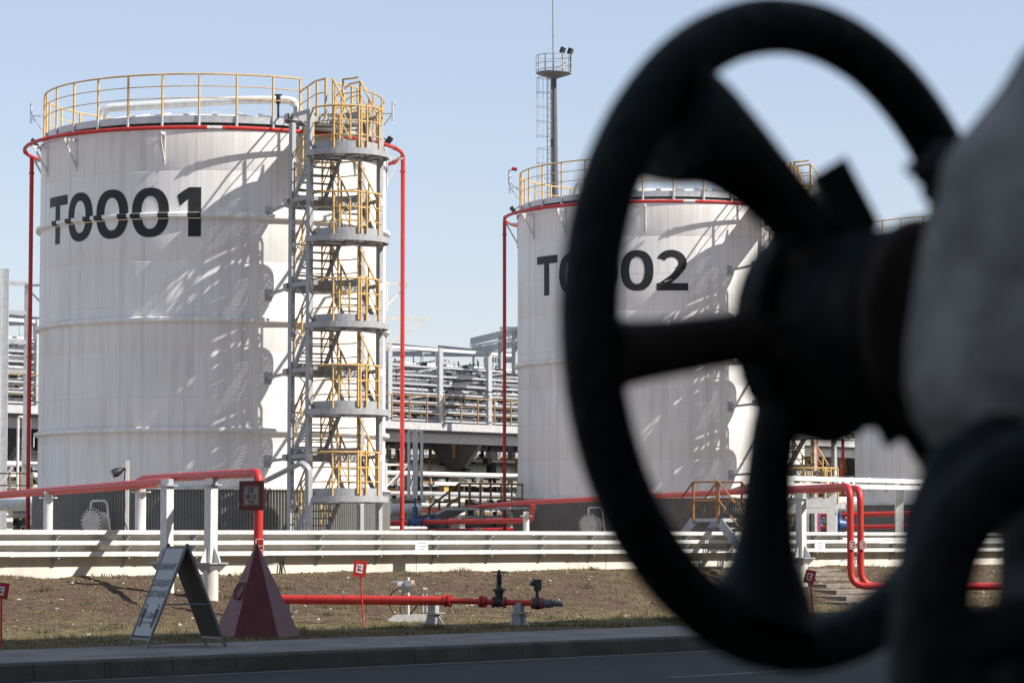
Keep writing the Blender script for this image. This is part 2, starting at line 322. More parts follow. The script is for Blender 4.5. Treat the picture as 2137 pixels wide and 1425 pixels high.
# ---------------------------------------------------------------- storage tanks
R0 = 4.8; ZB = .75; ZS = 2.67; ZT = 12.14
def glyph(ch):
    """strips of (edge, edge) point pairs in a unit-wide, unit-high cell"""
    if ch == '0':
        o = []
        for k in range(41):
            a = 2 * math.pi * k / 40; c, s_ = math.cos(a), math.sin(a); e = lambda t, p: math.copysign(abs(t) ** p, t)
            o.append(((.5 + .5 * e(c, .86), .5 + .505 * e(s_, .86)), (.5 + .235 * e(c, .9), .5 + .335 * e(s_, .9))))
        return [o]
    if ch == 'T': return [[((x / 12, 1), (x / 12, .80)) for x in range(13)], [((.38, z / 6 * .8), (.63, z / 6 * .8)) for z in range(7)]]
    if ch == '1': return [[((.46, z / 8), (.99, z / 8)) for z in range(9)], [((0, .84), (.12, .62)), ((.25, .93), (.35, .72)), ((.5, 1), (.5, .78))]]
    if ch == '2':
        o = []
        for k in range(17):
            a = R(158 - k * 13.6); o.append(((.47 + .49 * math.cos(a), .68 + .325 * math.sin(a)), (.47 + .22 * math.cos(a), .68 + .145 * math.sin(a))))
        o += [((.88, .52), (.64, .56)), ((.70, .34), (.44, .38)), ((.45, .18), (.0, .14))]
        return [o, [((x / 10, .18), (x / 10, 0)) for x in range(11)]]
def tank_lettering(s, az0, pitch, bands, C, parent, zc=9.26, h=1.30, a_start=0):
    mb = MB()
    def cyl(a, z, r=R0 + .008): return C + Vector((r * math.sin(R(a)), -r * math.cos(R(a)), z))
    x = az0
    for ch, wd, gap in s:
        for st in glyph(ch):
            vs = []
            for p, q in st: vs += [cyl(x + wd * p[0], zc + h * p[1]), cyl(x + wd * q[0], zc + h * q[1])]
            mb.add(vs, [(2 * i, 2 * i + 1, 2 * i + 3, 2 * i + 2) for i in range(len(st) - 1)])
        if 9.87 in bands:
            iv = {'0': [(0, .27), (.73, 1)], 'T': [(.38, .63)], '1': [(.46, .99)]}[ch]
            for i0, i1 in iv:
                vs = []; nn = 4
                for k in range(nn + 1):
                    a = x + wd * (i0 + (i1 - i0) * k / nn)
                    vs += [cyl(a, 9.75, R0 + .012), cyl(a, 9.785, R0 + .122), cyl(a, 9.865, R0 + .124), cyl(a, 9.885, R0 + .124)]
                mb.add(vs, [(4 * k + j, 4 * k + 4 + j, 4 * k + 5 + j, 4 * k + 1 + j) for k in range(nn) for j in range(3)])
        x += wd + gap
    return mb.build('lettering', M_BLACK, parent)
def storage_tank(cx, cy, rot, bands, code, label, gap_letters):
    C = Vector((cx, cy, 0)); t = thing('storage_tank', (cx, cy, ZB), label, 'storage tank', 'white cylindrical storage tanks in a row')
    def cyl(r, a, z): return C + Vector((r * math.sin(R(a + rot)), -r * math.cos(R(a + rot)), z))
    Mx = lambda r, a, z: C + Vector((r * math.sin(a + R(rot)), -r * math.cos(a + R(rot)), z))
    # shell of welded courses, each a few millimetres proud of the next
    prof = []; z = ZS; k = 0
    while z < ZT - .1:
        z1 = min(z + 1.19, ZT); rr = R0 - .003 * (k % 2)
        prof += [(rr, z + .004), (rr, z1 - .012), (rr - .006, z1 - .004)]; z = z1; k += 1
    mb = MB(); mb.lathe(prof + [(R0 - .01, ZT)], 160, Mx); sh = mb.build('shell', M_TANK, t)
    for i, a in enumerate((-61, -19, 21, 66)):
        for q in range(0, 8, 2):
            mb = MB(); mb.rng(0, 1, 0, 1, 0, 1, lambda x_, y_, z_: cyl(R0 - .004 + .006 * y_, a + (q % 4) * 7 + .07 * x_, ZS + 1.19 * q + 1.17 * z_)); mb.build('weld_seam', M_WHITE, sh)
    MB().lathe([(R0 + .04, ZT - .02), (R0 + .04, ZT + .02), (R0 - .01, ZT + .03), (3, ZT + .62), (0.001, ZT + 1.0)], 120, Mx).build('roof', M_WHITE, t)
    for bz in bands:
        MB().lathe([(R0 + .005, bz - .14), (R0 + .05, bz - .09), (R0 + .115, bz - .085), (R0 + .118, bz), (R0 + .004, bz + .035)], 140, Mx).build('stiffening_band', M_TANK, t)
    MB().lathe([(R0 + .10, ZB - .2), (R0 + .10, ZS - .05), (R0 + .10, ZS - .02)], 1480, Mx, smooth=False,
               rf=lambda a: .04 if int(round(a / (2 * math.pi) * 1480)) % 4 < 2 else 0).build('corrugated_skirt', M_SKIRT, t)
    MB().lathe([(R0 + .17, ZS - .05), (R0 + .175, ZS - .01), (R0 + .002, ZS + .05)], 140, Mx).build('drip_edge', M_WHITE2, t)
    tank_lettering([(c, w_, g_) for c, w_, g_ in code], gap_letters + rot, 0, bands, C, t)
    # manhole with davit
    am = -35.5 + 5.9; o = cyl(R0 + .12, am, 0); n = (cyl(1, am, 0) - C); tx = Vector((n.y, -n.x, 0)) * -1; zc = 1.78
    mh = MB(); mh.cyl(o + Vector((0, 0, zc)), o + n * .42 + Vector((0, 0, zc)), .27, n=28); mh = mh.build('manhole', M_WHITE2, t)
    MB().cyl(o + n * .42 + Vector((0, 0, zc)), o + n * .475 + Vector((0, 0, zc)), .36, n=32).build('cover', mat('manhole_cover_paint', (.5, .48, .45), .6), mh)
    bl = MB()
    for k in range(20):
        a = R(18 * k); q = o + n * .46 + Vector((0, 0, zc)) + tx * (.325 * math.cos(a)) + Vector((0, 0, .325 * math.sin(a))); bl.cyl(q, q + n * .04, .022, n=6)
    bl.build('bolts', M_BLACK, mh)
    MB().tube(bend([o + n * .5 + Vector((0, 0, zc + .34)), o + n * .5 + Vector((0, 0, zc + .55)), o + n * .42 + tx * .45 + Vector((0, 0, zc + .55)), o + n * .3 + tx * .5 + Vector((0, 0, zc - .4))], .12), .03, 8).build('davit_arm', M_WHITE2, mh)
    # roof edge walkway + guard rail, open where the stair lands
    A0, A1 = 43 + 5.9, 43 + 5.9 + 345.6
    MB().lathe([(4.1, ZT + .16), (4.1, ZT + .20), (4.66, ZT + .20), (4.66, ZT + .16), (4.1, ZT + .16)], 120, Mx).build('roof_walkway', M_GREY, t)
    tb = MB(); tb.lathe([(4.69, ZT + .16), (4.69, ZT + .34), (4.70, ZT + .34), (4.70, ZT + .16)], 110, Mx, A0, A1)
    for k in range(29):
        a = A0 + 345.6 / 28.8 * k; tb.bar(cyl(R0 - .02, a + 4, ZT + .02), cyl(4.2, a + 4, ZT + .2), .04)
    tb.build('toe_board', M_GALV, t)
    gr = MB()
    for zz, rr in ((1.44, .025), (1.12, .014), (.80, .014)):
        gr.tube([cyl(4.72, A0 + 345.6 * k / 110, ZT + zz) for k in range(111)], rr, 6)
    gr = gr.build('guard_rail', M_YEL, t)
    for k in range(30):
        a = A0 + 345.6 / 28.8 * min(k, 28.8)
        p = MB(); p.bar(cyl(4.72, a, ZT + .34), cyl(4.72, a, ZT + 1.44), .042, .042); p.build('post', M_YEL, gr)
        p = MB(); p.bar(cyl(4.73, a, ZT + .02), cyl(4.73, a, ZT + .34), .055, .05); p.build('post_foot', M_GALV, gr)
    # red cooling ring with risers
    g0, g1 = 5.9 - 2.2, 5.9 + 2.2
    ring = MB(); ring.tube([cyl(5.25, g1 + (360 - g1 + g0) * k / 140, 12.08) for k in range(141)], .052, 10)
    for k in range(11): ring.cyl(cyl(5.25, 10 + 33 * k, 12.08), cyl(5.25, 10.7 + 33 * k, 12.08), .066, n=10)
    ring = ring.build('cooling_ring', M_RED, t)
    for k in range(11):
        a = 5.9 - 50 + 34 * k
        if 20 < a < 50 or a > 300: continue
        br = MB(); br.bar(cyl(R0, a, 11.98), cyl(5.28, a, 11.98), .05, .06); br.bar(cyl(R0, a, 11.25), cyl(5.2, a, 11.96), .045, .05); br.bar(cyl(R0 + .01, a, 11.15), cyl(R0 + .01, a, 12.05), .09, .02)
        br.build('bracket', M_WHITE, ring)
    for a in (5.9 + 86.5, 5.9 - 103):
        rp = MB(); rp.tube([cyl(5.27, a, 12.08), cyl(5.27, a, ZB - .1)], .06, 12)
        for z_ in (11.6, 6.4, 1.9): rp.cyl(cyl(5.27, a, z_), cyl(5.27, a, z_ + .05), .08)
        rp = rp.build('riser_pipe', M_RED, t)
        for z_ in (8.45, 3.4):
            br = MB(); br.bar(cyl(R0, a, z_), cyl(5.42, a, z_), .05, .06); br.bar(cyl(R0, a, z_ - .65), cyl(5.4, a, z_ - .04), .045, .05); br.bar(cyl(R0 + .02, a, z_ - .75), cyl(R0 + .02, a, z_ + .05), .07, .03)
            br.build('bracket', M_WHITE2, rp)
    br = MB(); a = 5.9 + 90; br.bar(cyl(R0, a, 7.5), cyl(5.95, a, 7.5), .05, .06); br.bar(cyl(R0, a, 6.7), cyl(5.9, a, 7.46), .045, .05); br.bar(cyl(R0 + .02, a, 6.6), cyl(R0 + .02, a, 7.55), .07, .03)
    br.build('cable_bracket', M_WHITE2, t)
    # vapour pipe and small fittings on the roof
    a_ = 5.9; pts = [cyl(3.6, a_ - 62, ZT + .4), cyl(3.5, a_ - 60, ZT + .92), cyl(2.6, a_ - 30, ZT + .98), cyl(3.1, a_ + 15, ZT + 1.02), cyl(4.0, a_ + 33, ZT + .98), cyl(4.2, a_ + 34, ZT + .1)]
    MB().tube(bend(pts, .3), .115, 14).build('vapour_pipe', M_WHITE, t)
    vv = MB(); q = cyl(4.15, a_ + 24, 0); vv.cyl(q + Vector((0, 0, ZT + .2)), q + Vector((0, 0, ZT + .9)), .03); vv.cyl(q + Vector((0, 0, ZT + .82)), q + Vector((0, 0, ZT + 1.05)), .06)
    vv.bar(q + Vector((-.1, 0, ZT + 1.05)), q + Vector((.1, 0, ZT + 1.05)), .04); vv.build('breather_valve', M_BLACK, t)
    for k in range(9):
        a = a_ - 44 + 11 * k; mb = MB(); mb.bar(cyl(3.3, a, ZT + .58), cyl(4.0, a, ZT + .42), .16, .14); mb.build('roof_stiffener', M_GALV, t)
    for a, s_ in ((5.9 - 91, 1), (5.9 + 74, .9)):
        ant = MB(); ant.bar(cyl(4.72, a, ZT + .95), cyl(5.1, a, ZT + .95), .03); ant.bar(cyl(4.75, a, ZT + .5), cyl(5.05, a, ZT + .9), .03)
        ant.bar(cyl(5.1, a, ZT + .75), cyl(5.1, a, ZT + 1.3), .045); ant.bar(cyl(5.1, a, ZT + 1.28), cyl(5.1, a + 4, ZT + 1.25), .04)
        ant.build('alarm_bracket', M_GALV, t)
        fl = MB(); X = (cyl(1, a, 0) - C); c_ = cyl(4.98, a, ZT + .18); ax = (X, Vector((-X.y, X.x, 0)), Vector((0, 0, 1)))
        rx = (X * .8 - Vector((0, 0, .6))).normalized(); fl.box(c_, (.05, .13, .14), (rx, ax[1], rx.cross(ax[1]))); fl.bar(c_, cyl(4.72, a, ZT + .35), .03); fl.bar(c_ - Vector((0, 0, .1)), cyl(4.72, a, ZT), .025)
        fl.build('floodlight', M_BLACK, t)
    return t

AT = 29.9; RHO = 6.75; HW = 1.0; HL = .52
def stair_tower(cx, cy, rot, label):
    C = Vector((cx, cy, 0)); er = Vector((math.sin(R(AT + rot)), -math.cos(R(AT + rot)), 0)); et = Vector((math.cos(R(AT + rot)), math.sin(R(AT + rot)), 0)); ez = Vector((0, 0, 1))
    a27 = R(30.2 + rot); C0 = C + Vector((7.57 * math.sin(a27), -7.57 * math.cos(a27), 0)); L = lambda r, t, z: C0 + er * (r - RHO) + et * t + ez * z
    root = thing('stair_tower', L(RHO, 0, ZB), label, 'stair tower', 'access stair towers beside the tanks')
    rf, rb = RHO + HL, RHO - HL
    for r_, t_, ztop in ((rf, -HW, 12.2), (rf, HW, 12.0), (rb, -HW, 12.0), (rb, HW, 12.0)):
        p = MB(); p.bar(L(r_, t_, ZB - .2), L(r_, t_, ztop), .13, .13)
        p = p.build('post', M_GREY, root)
        z = 1.2
        while z < ztop - .5:
            pl = MB(); pl.box(L(r_, t_, z) + er * .067, (.06, .004, .09), (et, er, ez)); pl.build('gusset_plate', M_WHITE, p); z += 1.095
    def arc(sgn, rr, z, n=24):
        base = rf if sgn > 0 else rb
        return [L(base + sgn * rr * math.sin(math.pi * k / n), -rr * math.cos(math.pi * k / n), z) for k in range(n + 1)]
    A = [2.41 + 2.19 * k for k in range(5)]; B = [1.3 + .0] + [3.49 + 2.19 * k for k in range(4)] + [12.25]
    def landing(sgn, z, rail=True, open_=None):
        base = rf if sgn > 0 else rb
        lp = MB(); n = 25; y_ = .02
        while y_ < 1.08:
            hw_ = math.sqrt(1.1 ** 2 - y_ ** 2); lp.bar(L(base + sgn * y_, -hw_, z - .03), L(base + sgn * y_, hw_, z - .03), .034, .035); y_ += .068
        for t_ in (-.8, -.4, 0, .4, .8): lp.bar(L(base, t_, z - .035), L(base + sgn * math.sqrt(1.1 ** 2 - t_ ** 2), t_, z - .035), .02, .03)
        lp = lp.build('landing', M_GREYD, root)
        ch = MB(); o_ = arc(sgn, 1.13, z); o2 = arc(sgn, 1.13, z - .15); i_ = arc(sgn, 1.10, z); i2 = arc(sgn, 1.10, z - .15)
        vs = o_ + o2 + i_ + i2; fs = []
        for i in range(n - 1):
            fs += [(i, i + 1, n + i + 1, n + i), (2 * n + i, 3 * n + i, 3 * n + i + 1, 2 * n + i + 1), (i, 2 * n + i, 2 * n + i + 1, i + 1), (n + i, n + i + 1, 3 * n + i + 1, 3 * n + i)]
        ch.add(vs, fs); 
        for t_ in (-.6, 0, .6): ch.bar(L(base, t_, z - .10), L(base + sgn * .85, t_, z - .10), .06, .09)
        ch.bar(L(base, -1.1, z - .1), L(base, 1.1, z - .1), .05, .16)
        ch.build('channel_rim', M_GREY if sgn > 0 else M_GREY, lp)
        tbm = MB(); a_ = arc(sgn, .88, z); b_ = arc(sgn, .88, z + .2); tbm.add(a_ + b_, [(i, i + 1, n + i + 1, n + i) for i in range(n - 1)])
        c_ = arc(sgn, .875, z); d_ = arc(sgn, .875, z + .2); tbm.add(c_ + d_, [(i, n + i, n + i + 1, i + 1) for i in range(n - 1)]); tbm.build('toe_board', M_GREY, lp)
        if rail:
            hr = MB()
            k0, k1 = (open_ or (0, 24))
            for h_, r_ in ((1.1, .026), (.72, .016), (.36, .016)): hr.tube(arc(sgn, .91, z + h_)[k0:k1 + 1], r_, 6)
            for k in range(k0, k1 + 1, 6): q = arc(sgn, .91, z)[k]; hr.bar(q, q + ez * 1.1, .038, .038)
            hr.build('handrail', M_YEL, lp)
    for z in A: landing(1, z)
    for i, z in enumerate(B[1:]): landing(-1, z, True, (19, 24) if i == 4 else None)
    def flight(rt, zt, rbm, zb, t0, t1):
        n = 5; fl = MB(); d = (L(rbm, 0, zb) - L(rt, 0, zt))
        for t_ in (t0, t1):
            p = L(rt, t_, zt - .10); q = L(rbm, t_, zb - .10); fl.bar(p - d.normalized() * -.0, q, .012, .20)
            fl.bar(p, q, .05, .02)
        fl = fl.build('stair_flight', M_GREYD if False else M_GREY, root)
        tr = MB()
        for k in range(1, n + 1):
            f = k / (n + 1); c = L(rt + (rbm - rt) * f, (t0 + t1) / 2, zt + (zb - zt) * f); tr.box(c, (abs(t1 - t0) / 2 - .01, .10, .014), (et, er, ez))
        tr.build('treads', M_GREYD, fl)
        for t_ in (t0 + .03, t1 - .03):
            hr = MB()
            for h_, r_ in ((1.0, .026), (.66, .015), (.33, .015)): hr.tube([L(rt, t_, zt + h_), L(rbm, t_, zb + h_)], r_, 6)
            for f in (0.02, .5, .98): c = L(rt + (rbm - rt) * f, t_, zt + (zb - zt) * f); hr.bar(c - ez * .1, c + ez * 1.0, .038, .038)
            hr.build('handrail', M_YEL, fl)
    for i, z in enumerate(A):
        flight(rf, z, rb, B[i] if i else 1.3, -.98, -.12)           # down from the outer landing, left side
        flight(rb, B[i + 1], rf, z, .12, .98)                        # up to the next inner landing, right side
        gt = MB()
        for t_ in (-.07, .16): gt.bar(L(rf + .9, t_ , z + .05), L(rf + .9, t_, z + 1.15), .055, .04)
        for h_ in (.25, .7, 1.02): gt.bar(L(rf + .9, -.07, z + h_), L(rf + .9, .16, z + h_), .05, .03)
        gt.build('rail_bracket', M_YEL, root)
    # diagonal guard lattice along the sides, ties to the tank, zigzag bracing between left posts
    for i in range(5):
        zz = 2.41 + 2.19 * i
        for k in range(4):
            br = MB(); za = zz + .55 * k - 1.1; br.bar(L(rf if k % 2 else rb, -HW, za), L(rb if k % 2 else rf, -HW, za + .55), .025, .025)
            br.build('side_bracing', M_GREY, root)
        for t_ in (-HW, HW): br = MB(); br.bar(L(rb, t_, zz + 1.02), L(rf, t_, zz + 1.02), .06, .1); br.build('side_beam', M_GREY, root)
    for z in B[1:-1]:
        ti = MB(); a = R(AT + rot - 6.5); q = C + Vector((R0 * math.sin(a), -R0 * math.cos(a), z - .12)); ti.bar(L(rb, -HW, z - .1), q, .07, .07); ti.box(q, (.1, .02, .16), (et, er, ez)); ti.build('tie_strut', M_GREY, root); ti = MB()
        a = R(AT + rot + 14); q = C + Vector((R0 * math.sin(a), -R0 * math.cos(a), z - .12)); ti.bar(L(rb, HW, z - .1), q, .07, .07)
        ti.build('tie_strut', M_GREY, root)
    # top: gallery rails from the last landing over to the roof walkway
    fc_ = lambda x, y, z: C + Vector((x * math.cos(R(5.9 + rot)) + y * math.sin(R(5.9 + rot)), x * math.sin(R(5.9 + rot)) - y * math.cos(R(5.9 + rot)), z))
    b0, b1, b2, b3 = fc_(2.27, 4.08, 12.2), L(rb - .6, -.05, 12.2), L(rb - .6, .95, 12.2), fc_(3.25, 3.4, 12.2)
    br = MB(); br.add([b0, b1, b2, b3] + [q - ez * .05 for q in (b0, b1, b2, b3)], [(0, 1, 2, 3), (7, 6, 5, 4), (0, 4, 5, 1), (1, 5, 6, 2), (2, 6, 7, 3), (3, 7, 4, 0)])
    br.bar(b0 - ez * .1, b1 - ez * .1, .06, .16); br.bar(b3 - ez * .1, b2 - ez * .1, .06, .16); br.build('bridge_deck', M_GREY, root)
    for p_, q_, e_ in ((b0, b1, L(rb, -.05, 12.2)), (b3, b2, L(rb, .95, 12.2))):
        tp = MB()
        for h_, r_ in ((1.05, .028), (.7, .016), (.35, .016)): tp.tube([p_ + ez * h_, q_ + ez * h_, e_ + ez * (h_ - .02)], r_, 6)
        for f_ in (0, .33, .66, 1): tp.bar(p_.lerp(e_, f_), p_.lerp(e_, f_) + ez * 1.05, .05, .05)
        tp.build('bridge_rail', M_YEL, root)
    # inclined cable duct at the foot
    cd = MB(); a = R(AT + rot - 8); q = C + Vector((5.0 * math.sin(a), -5.0 * math.cos(a), 2.85)); cd.tube(bend([q, L(rf + .15, -1.25, 3.25), L(rf + .3, -1.1, 3.1), L(rf + .3, -1.1, ZB)], .12, 3), .075, 4)
    cd.build('cable_duct', M_GALV, root)
    return root
TC = [(-8.33, 80.0), (4.99, 96.5), (18.3, 113.0)]
storage_tank(*TC[0], 0, (9.87, 7.13, 4.23), [('T', 12.8, .6), ('0', 12.1, 1.6), ('0', 12.4, 1.3), ('0', 12.5, 2.6), ('1', 7.6, 0)],
             'large white tank lettered T0001, nearest and largest, with three stiffening bands', -67.5 + 5.9)
storage_tank(*TC[1], 1.5, (7.13,), [('T', 13.2, .9), ('0', 12.4, 1.6), ('0', 12.6, 1.2), ('0', 12.7, 1.2), ('2', 12.1, 0)],
             'white tank lettered T0002 seen through the dark handwheel, one stiffening band', -67.5 + 5.9)
storage_tank(*TC[2], 1.5, (7.13,), [('T', 13.2, .9), ('0', 12.4, 1.6), ('0', 12.6, 1.2), ('0', 12.7, 1.2), ('1', 7.8, 0)][:0] or [('0', .01, 0)],
             'farthest white tank at right, mostly hidden behind the dark valve', -67.5 + 5.9)
stair_tower(*TC[0], 0, 'tall yellow railed zigzag stair tower beside the tank lettered T0001')
stair_tower(*TC[1], 1.5, 'partly hidden yellow railed stair tower beside the tank lettered T0002')

# ---------------------------------------------------------------- dike wall and cable trays
VW = 40.0
mb = MB(); mb.rng(-40, 64.6, VW, VW + .25, .3, 1.50, W); mb.rng(64.62, 71, VW, VW + .25, .3, 1.50, W); mb.rng(71.02, 200, VW, VW + .25, .3, 1.50, W)
wl = mb.build('retaining_wall', M_CONC); tag(wl, 'long low cream concrete dike wall behind the white trays', 'wall')
mb = MB()
for k in range(40): u = -35 + 5.9 * k; mb.rng(u, u + .02, VW - .004, VW + .004, .3, 1.48, W)
mb.build('panel_joint', M_CONCG, wl)
for i, (z0, z1, out, nm) in enumerate(((1.425, 1.50, .20, 'topmost white cable tray along the dike wall'), (1.235, 1.315, .19, 'middle white cable tray along the dike wall'), (1.03, 1.115, .18, 'lowest white cable tray along the dike wall'))):
    t = thing('cable_tray', W(20, VW - .2, z0), nm, 'cable tray', 'white cable trays on the dike wall')
    u = 12.0 + .7 * i
    while u < 125:
        s = MB(); dz = rnd.uniform(-.006, .006); s.rng(u, u + 2.98, VW - out, VW - .03, z0 + dz, z1 + dz, W)
        s.rng(u - .04, u + .05, VW - out - .004, VW - out + .1, z0 + dz - .004, z1 + dz + .004, W)
        s.build('tray_segment', M_WHITE, t); u += 3.0
    u = 13.0
    while u < 118:
        s = MB(); s.rng(u, u + .035, VW - out + .02, VW - .002, z0 - .04, z0 - .008, W)
        s.add([W(u, VW - .003, z0 - .19), W(u, VW - .003, z0 - .04), W(u, VW - .16, z0 - .04), W(u + .035, VW - .003, z0 - .19), W(u + .035, VW - .003, z0 - .04), W(u + .035, VW - .16, z0 - .04)], [(0, 1, 2), (5, 4, 3), (0, 2, 5, 3)])
        s.build('bracket', M_GREY, t); u += 1.62
mb = MB(); mb.rng(56.2, 118, VW - .14, VW - .035, 1.32, 1.42, W)
o = mb.build('cable_trunking', M_WHITE); tag(o, 'plain white trunking panel between the upper trays at right', 'trunking')

# ---------------------------------------------------------------- helpers for posts and red pipes
def pile_post(px, pyb, v, ztop, label):
    q = PV(px, 1123, v); u, _ = UV(q); zg = bank_z(u, v); X = Vector((Ux, Uy, 0)); Y = Vector((-Uy, Ux, 0)); Z = Vector((0, 0, 1))
    t = thing('pipe_support', (q.x, q.y, zg), label, 'pipe support', 'white square pipe posts standing on round piles')
    MB().cyl((q.x, q.y, zg - .2), (q.x, q.y, .90), .13, n=20).build('pile', M_WHITE2, t)
    b = MB(); b.box((q.x, q.y, .935), (.21, .21, .012), (X, Y, Z))
    b.add([(q.x, q.y, 0) + Vector((0, 0, 0)) if False else Vector((q.x, q.y, .92)) + X * a + Y * c for a, c in ((-.2, -.2), (.2, -.2), (.2, .2), (-.2, .2))] + [Vector((q.x, q.y, .78)) + X * a + Y * c for a, c in ((-.1, -.1), (.1, -.1), (.1, .1), (-.1, .1))], [(0, 1, 5, 4), (1, 2, 6, 5), (2, 3, 7, 6), (3, 0, 4, 7)])
    b.build('base_plate', M_GREY, t)
    p = MB(); p.box((q.x, q.y, (.947 + ztop) / 2), (.08, .08, (ztop - .947) / 2), (X, Y, Z)); p.build('post', M_WHITE, t)
    g = MB()
    for D, E in ((X, Y), (Y, X)):
        for s in (-1, 1):
            o_ = Vector((q.x, q.y, .947)) + D * (.08 * s) - E * .006; g.prism([(0, 0), (.15 * s, 0), (.13 * s, .06), (.03 * s, .24), (0, .24)], o_, D, Z, E, .012)
    g.build('gusset', M_WHITE, t)
    c = MB(); c.box((q.x, q.y, ztop + .01), (.13, .13, .012), (X, Y, Z)); c.box((q.x, q.y, ztop + .07), (.055, .1, .05), (X, Y, Z)); c.build('saddle', M_GALV, t)
    return t
def red_pipe(name, pts, r, label, rad=.3, m=None, n=14, flanges=()):
    t = thing(name, pts[0], label, 'red pipe'); MB().tube(bend(pts, rad, 7), r, n).build('pipe', m or M_RED, t)
    for (p, d, rr) in flanges:
        p = Vector(p); d = Vector(d).normalized(); MB().cyl(p - d * .05, p - d * .006, rr).build('flange', m or M_RED, t); MB().cyl(p + d * .006, p + d * .05, rr).build('flange', m or M_RED, t)
    return t
ZP = 2.42
# left long pipe
pA = P(352, 1006, 50.5); pB = P(-60, 1037, 70); red_pipe('fire_main', [pB, pA], .085, 'long red pipe at left crossing in front of the tank lettered T0001')
# pipe dropping behind the pyramid, then along the ground
p0 = P(306, 999, 52.5); pk = P(540, 986, 46.0); pdn = P(537, 1180, 46.0); pdn.x = pk.x
gz = P(590, 1251, 45.6)
vt = thing('hydrant_pipe', (pk.x, pk.y, gz.z), 'red pipe over two white posts dropping behind the pyramid, with dark valves', 'red pipe')
low0 = Vector((pk.x, pk.y, gz.z)); pe = P(940, 1253, 45.0)
mp = MB(); mp.tube([p0 + Vector((-.25, .7, -.05)), p0 + Vector((-.06, .18, 0)), p0] + bend([p0, pk, low0, pe], .2, 8)[1:], .074, 16); mp.build('pipe', M_RED, vt)
d = (P(1150, 1259, 44.6) - pe).normalized(); up = Vector((0, 0, 1)); Yv = up.cross(d)
s = lambda px: pe + (P(1150, 1259, 44.6) - pe) * ((px - 940) / 210.0)
MB().tube([s(940), s(1130)], .045, 14).build('narrow_pipe', M_RED, vt)
for px_ in (640, 720, 800, 880):
    q = low0.lerp(pe, (px_ - 535) / 405); MB().tube([q - d * .012, q, q + d * .012], [.0745, .079, .0745], 16).build('weld_bead', M_REDD, vt)
for a in (930, 939, 1003, 1013, 1030, 1054, 1112, 1131):
    MB().cyl(s(a) - d * .014, s(a) + d * .014, .098 if a < 960 else .09, n=18).build('flange', M_RED, vt)
for a in (934.5, 1008, 1121):
    for k in range(8):
        q = s(a) + (up * math.cos(R(45 * k)) + Yv * math.sin(R(45 * k))) * .08; b = MB(); b.cyl(q - d * .06, q + d * .06, .009, n=6); b.build('stud_bolt', M_REDD, vt)
MB().tube([s(1003), s(1008), s(1013)], [.075, .09, .075], 14).build('check_valve', M_REDD, vt)
vb = MB(); c = s(1042); K = .72; vb.tube([s(1028), s(1035), c, s(1049), s(1056)], [.09, .07, .075, .07, .09], 16); vb.tube([c, c + up * .12 * K, c + up * .25 * K, c + up * .32 * K, c + up * .38 * K], [.068, .058, .075, .04, .038], 14); vb.cyl(c + up * .235 * K, c + up * .285 * K, .098, n=16)
vb = vb.build('gate_valve', M_VGREEN, vt)
yk = MB(); yk.tube([c + up * .36 * K, c + up * .4 * K, c + up * .58 * K, c + up * .63 * K], [.03, .04, .04, .025], 10); yk.cyl(c + up * .63 * K, c + up * .70 * K, .02); yk.build('yoke', M_BLACK, vb)
hw = MB(); hw.tube([c + up * .655 * K + d * (.12 * math.cos(k * .3927)) + Yv * (.12 * math.sin(k * .3927)) for k in range(16)], .009, 6, True)
hw.bar(c + up * .655 * K - d * .12, c + up * .655 * K + d * .12, .018); hw.bar(c + up * .655 * K - Yv * .12, c + up * .655 * K + Yv * .12, .018); hw.build('handwheel', M_BROWN, vb)
c = s(1121); bv = MB(); bv.tube([s(1114), c, s(1129)], [.088, .10, .088], 14); bv.cyl(c + up * .07, c + up * .2, .024); bv.box(c + up * .265, (.04, .04, .08), (d, Yv, up)); bv.cyl(c + up * .30 - d * .04, c + up * .30 - d * .10, .034); bv.box(c + up * .345, (.06, .022, .022), (d, Yv, up)); bv.bar(c + up * .2 + d * .055, c + up * .36 + d * .06, .016)
bv.build('ball_valve', M_VGREEN, vt)
cp = MB(); pts = []; rs = []
for k in range(13): pts.append(s(1131 + 3.6 * k) + up * rnd.uniform(-.01, .01)); rs.append((.088 - .0048 * k) * rnd.uniform(.84, 1.12))
cp.tube(pts, rs, 9); cp.build('wrapped_end', mat('grey_wrap_sheet', (.13, .13, .15), .55, var=.5, vs=20, bump=1., bscale=25), vt)
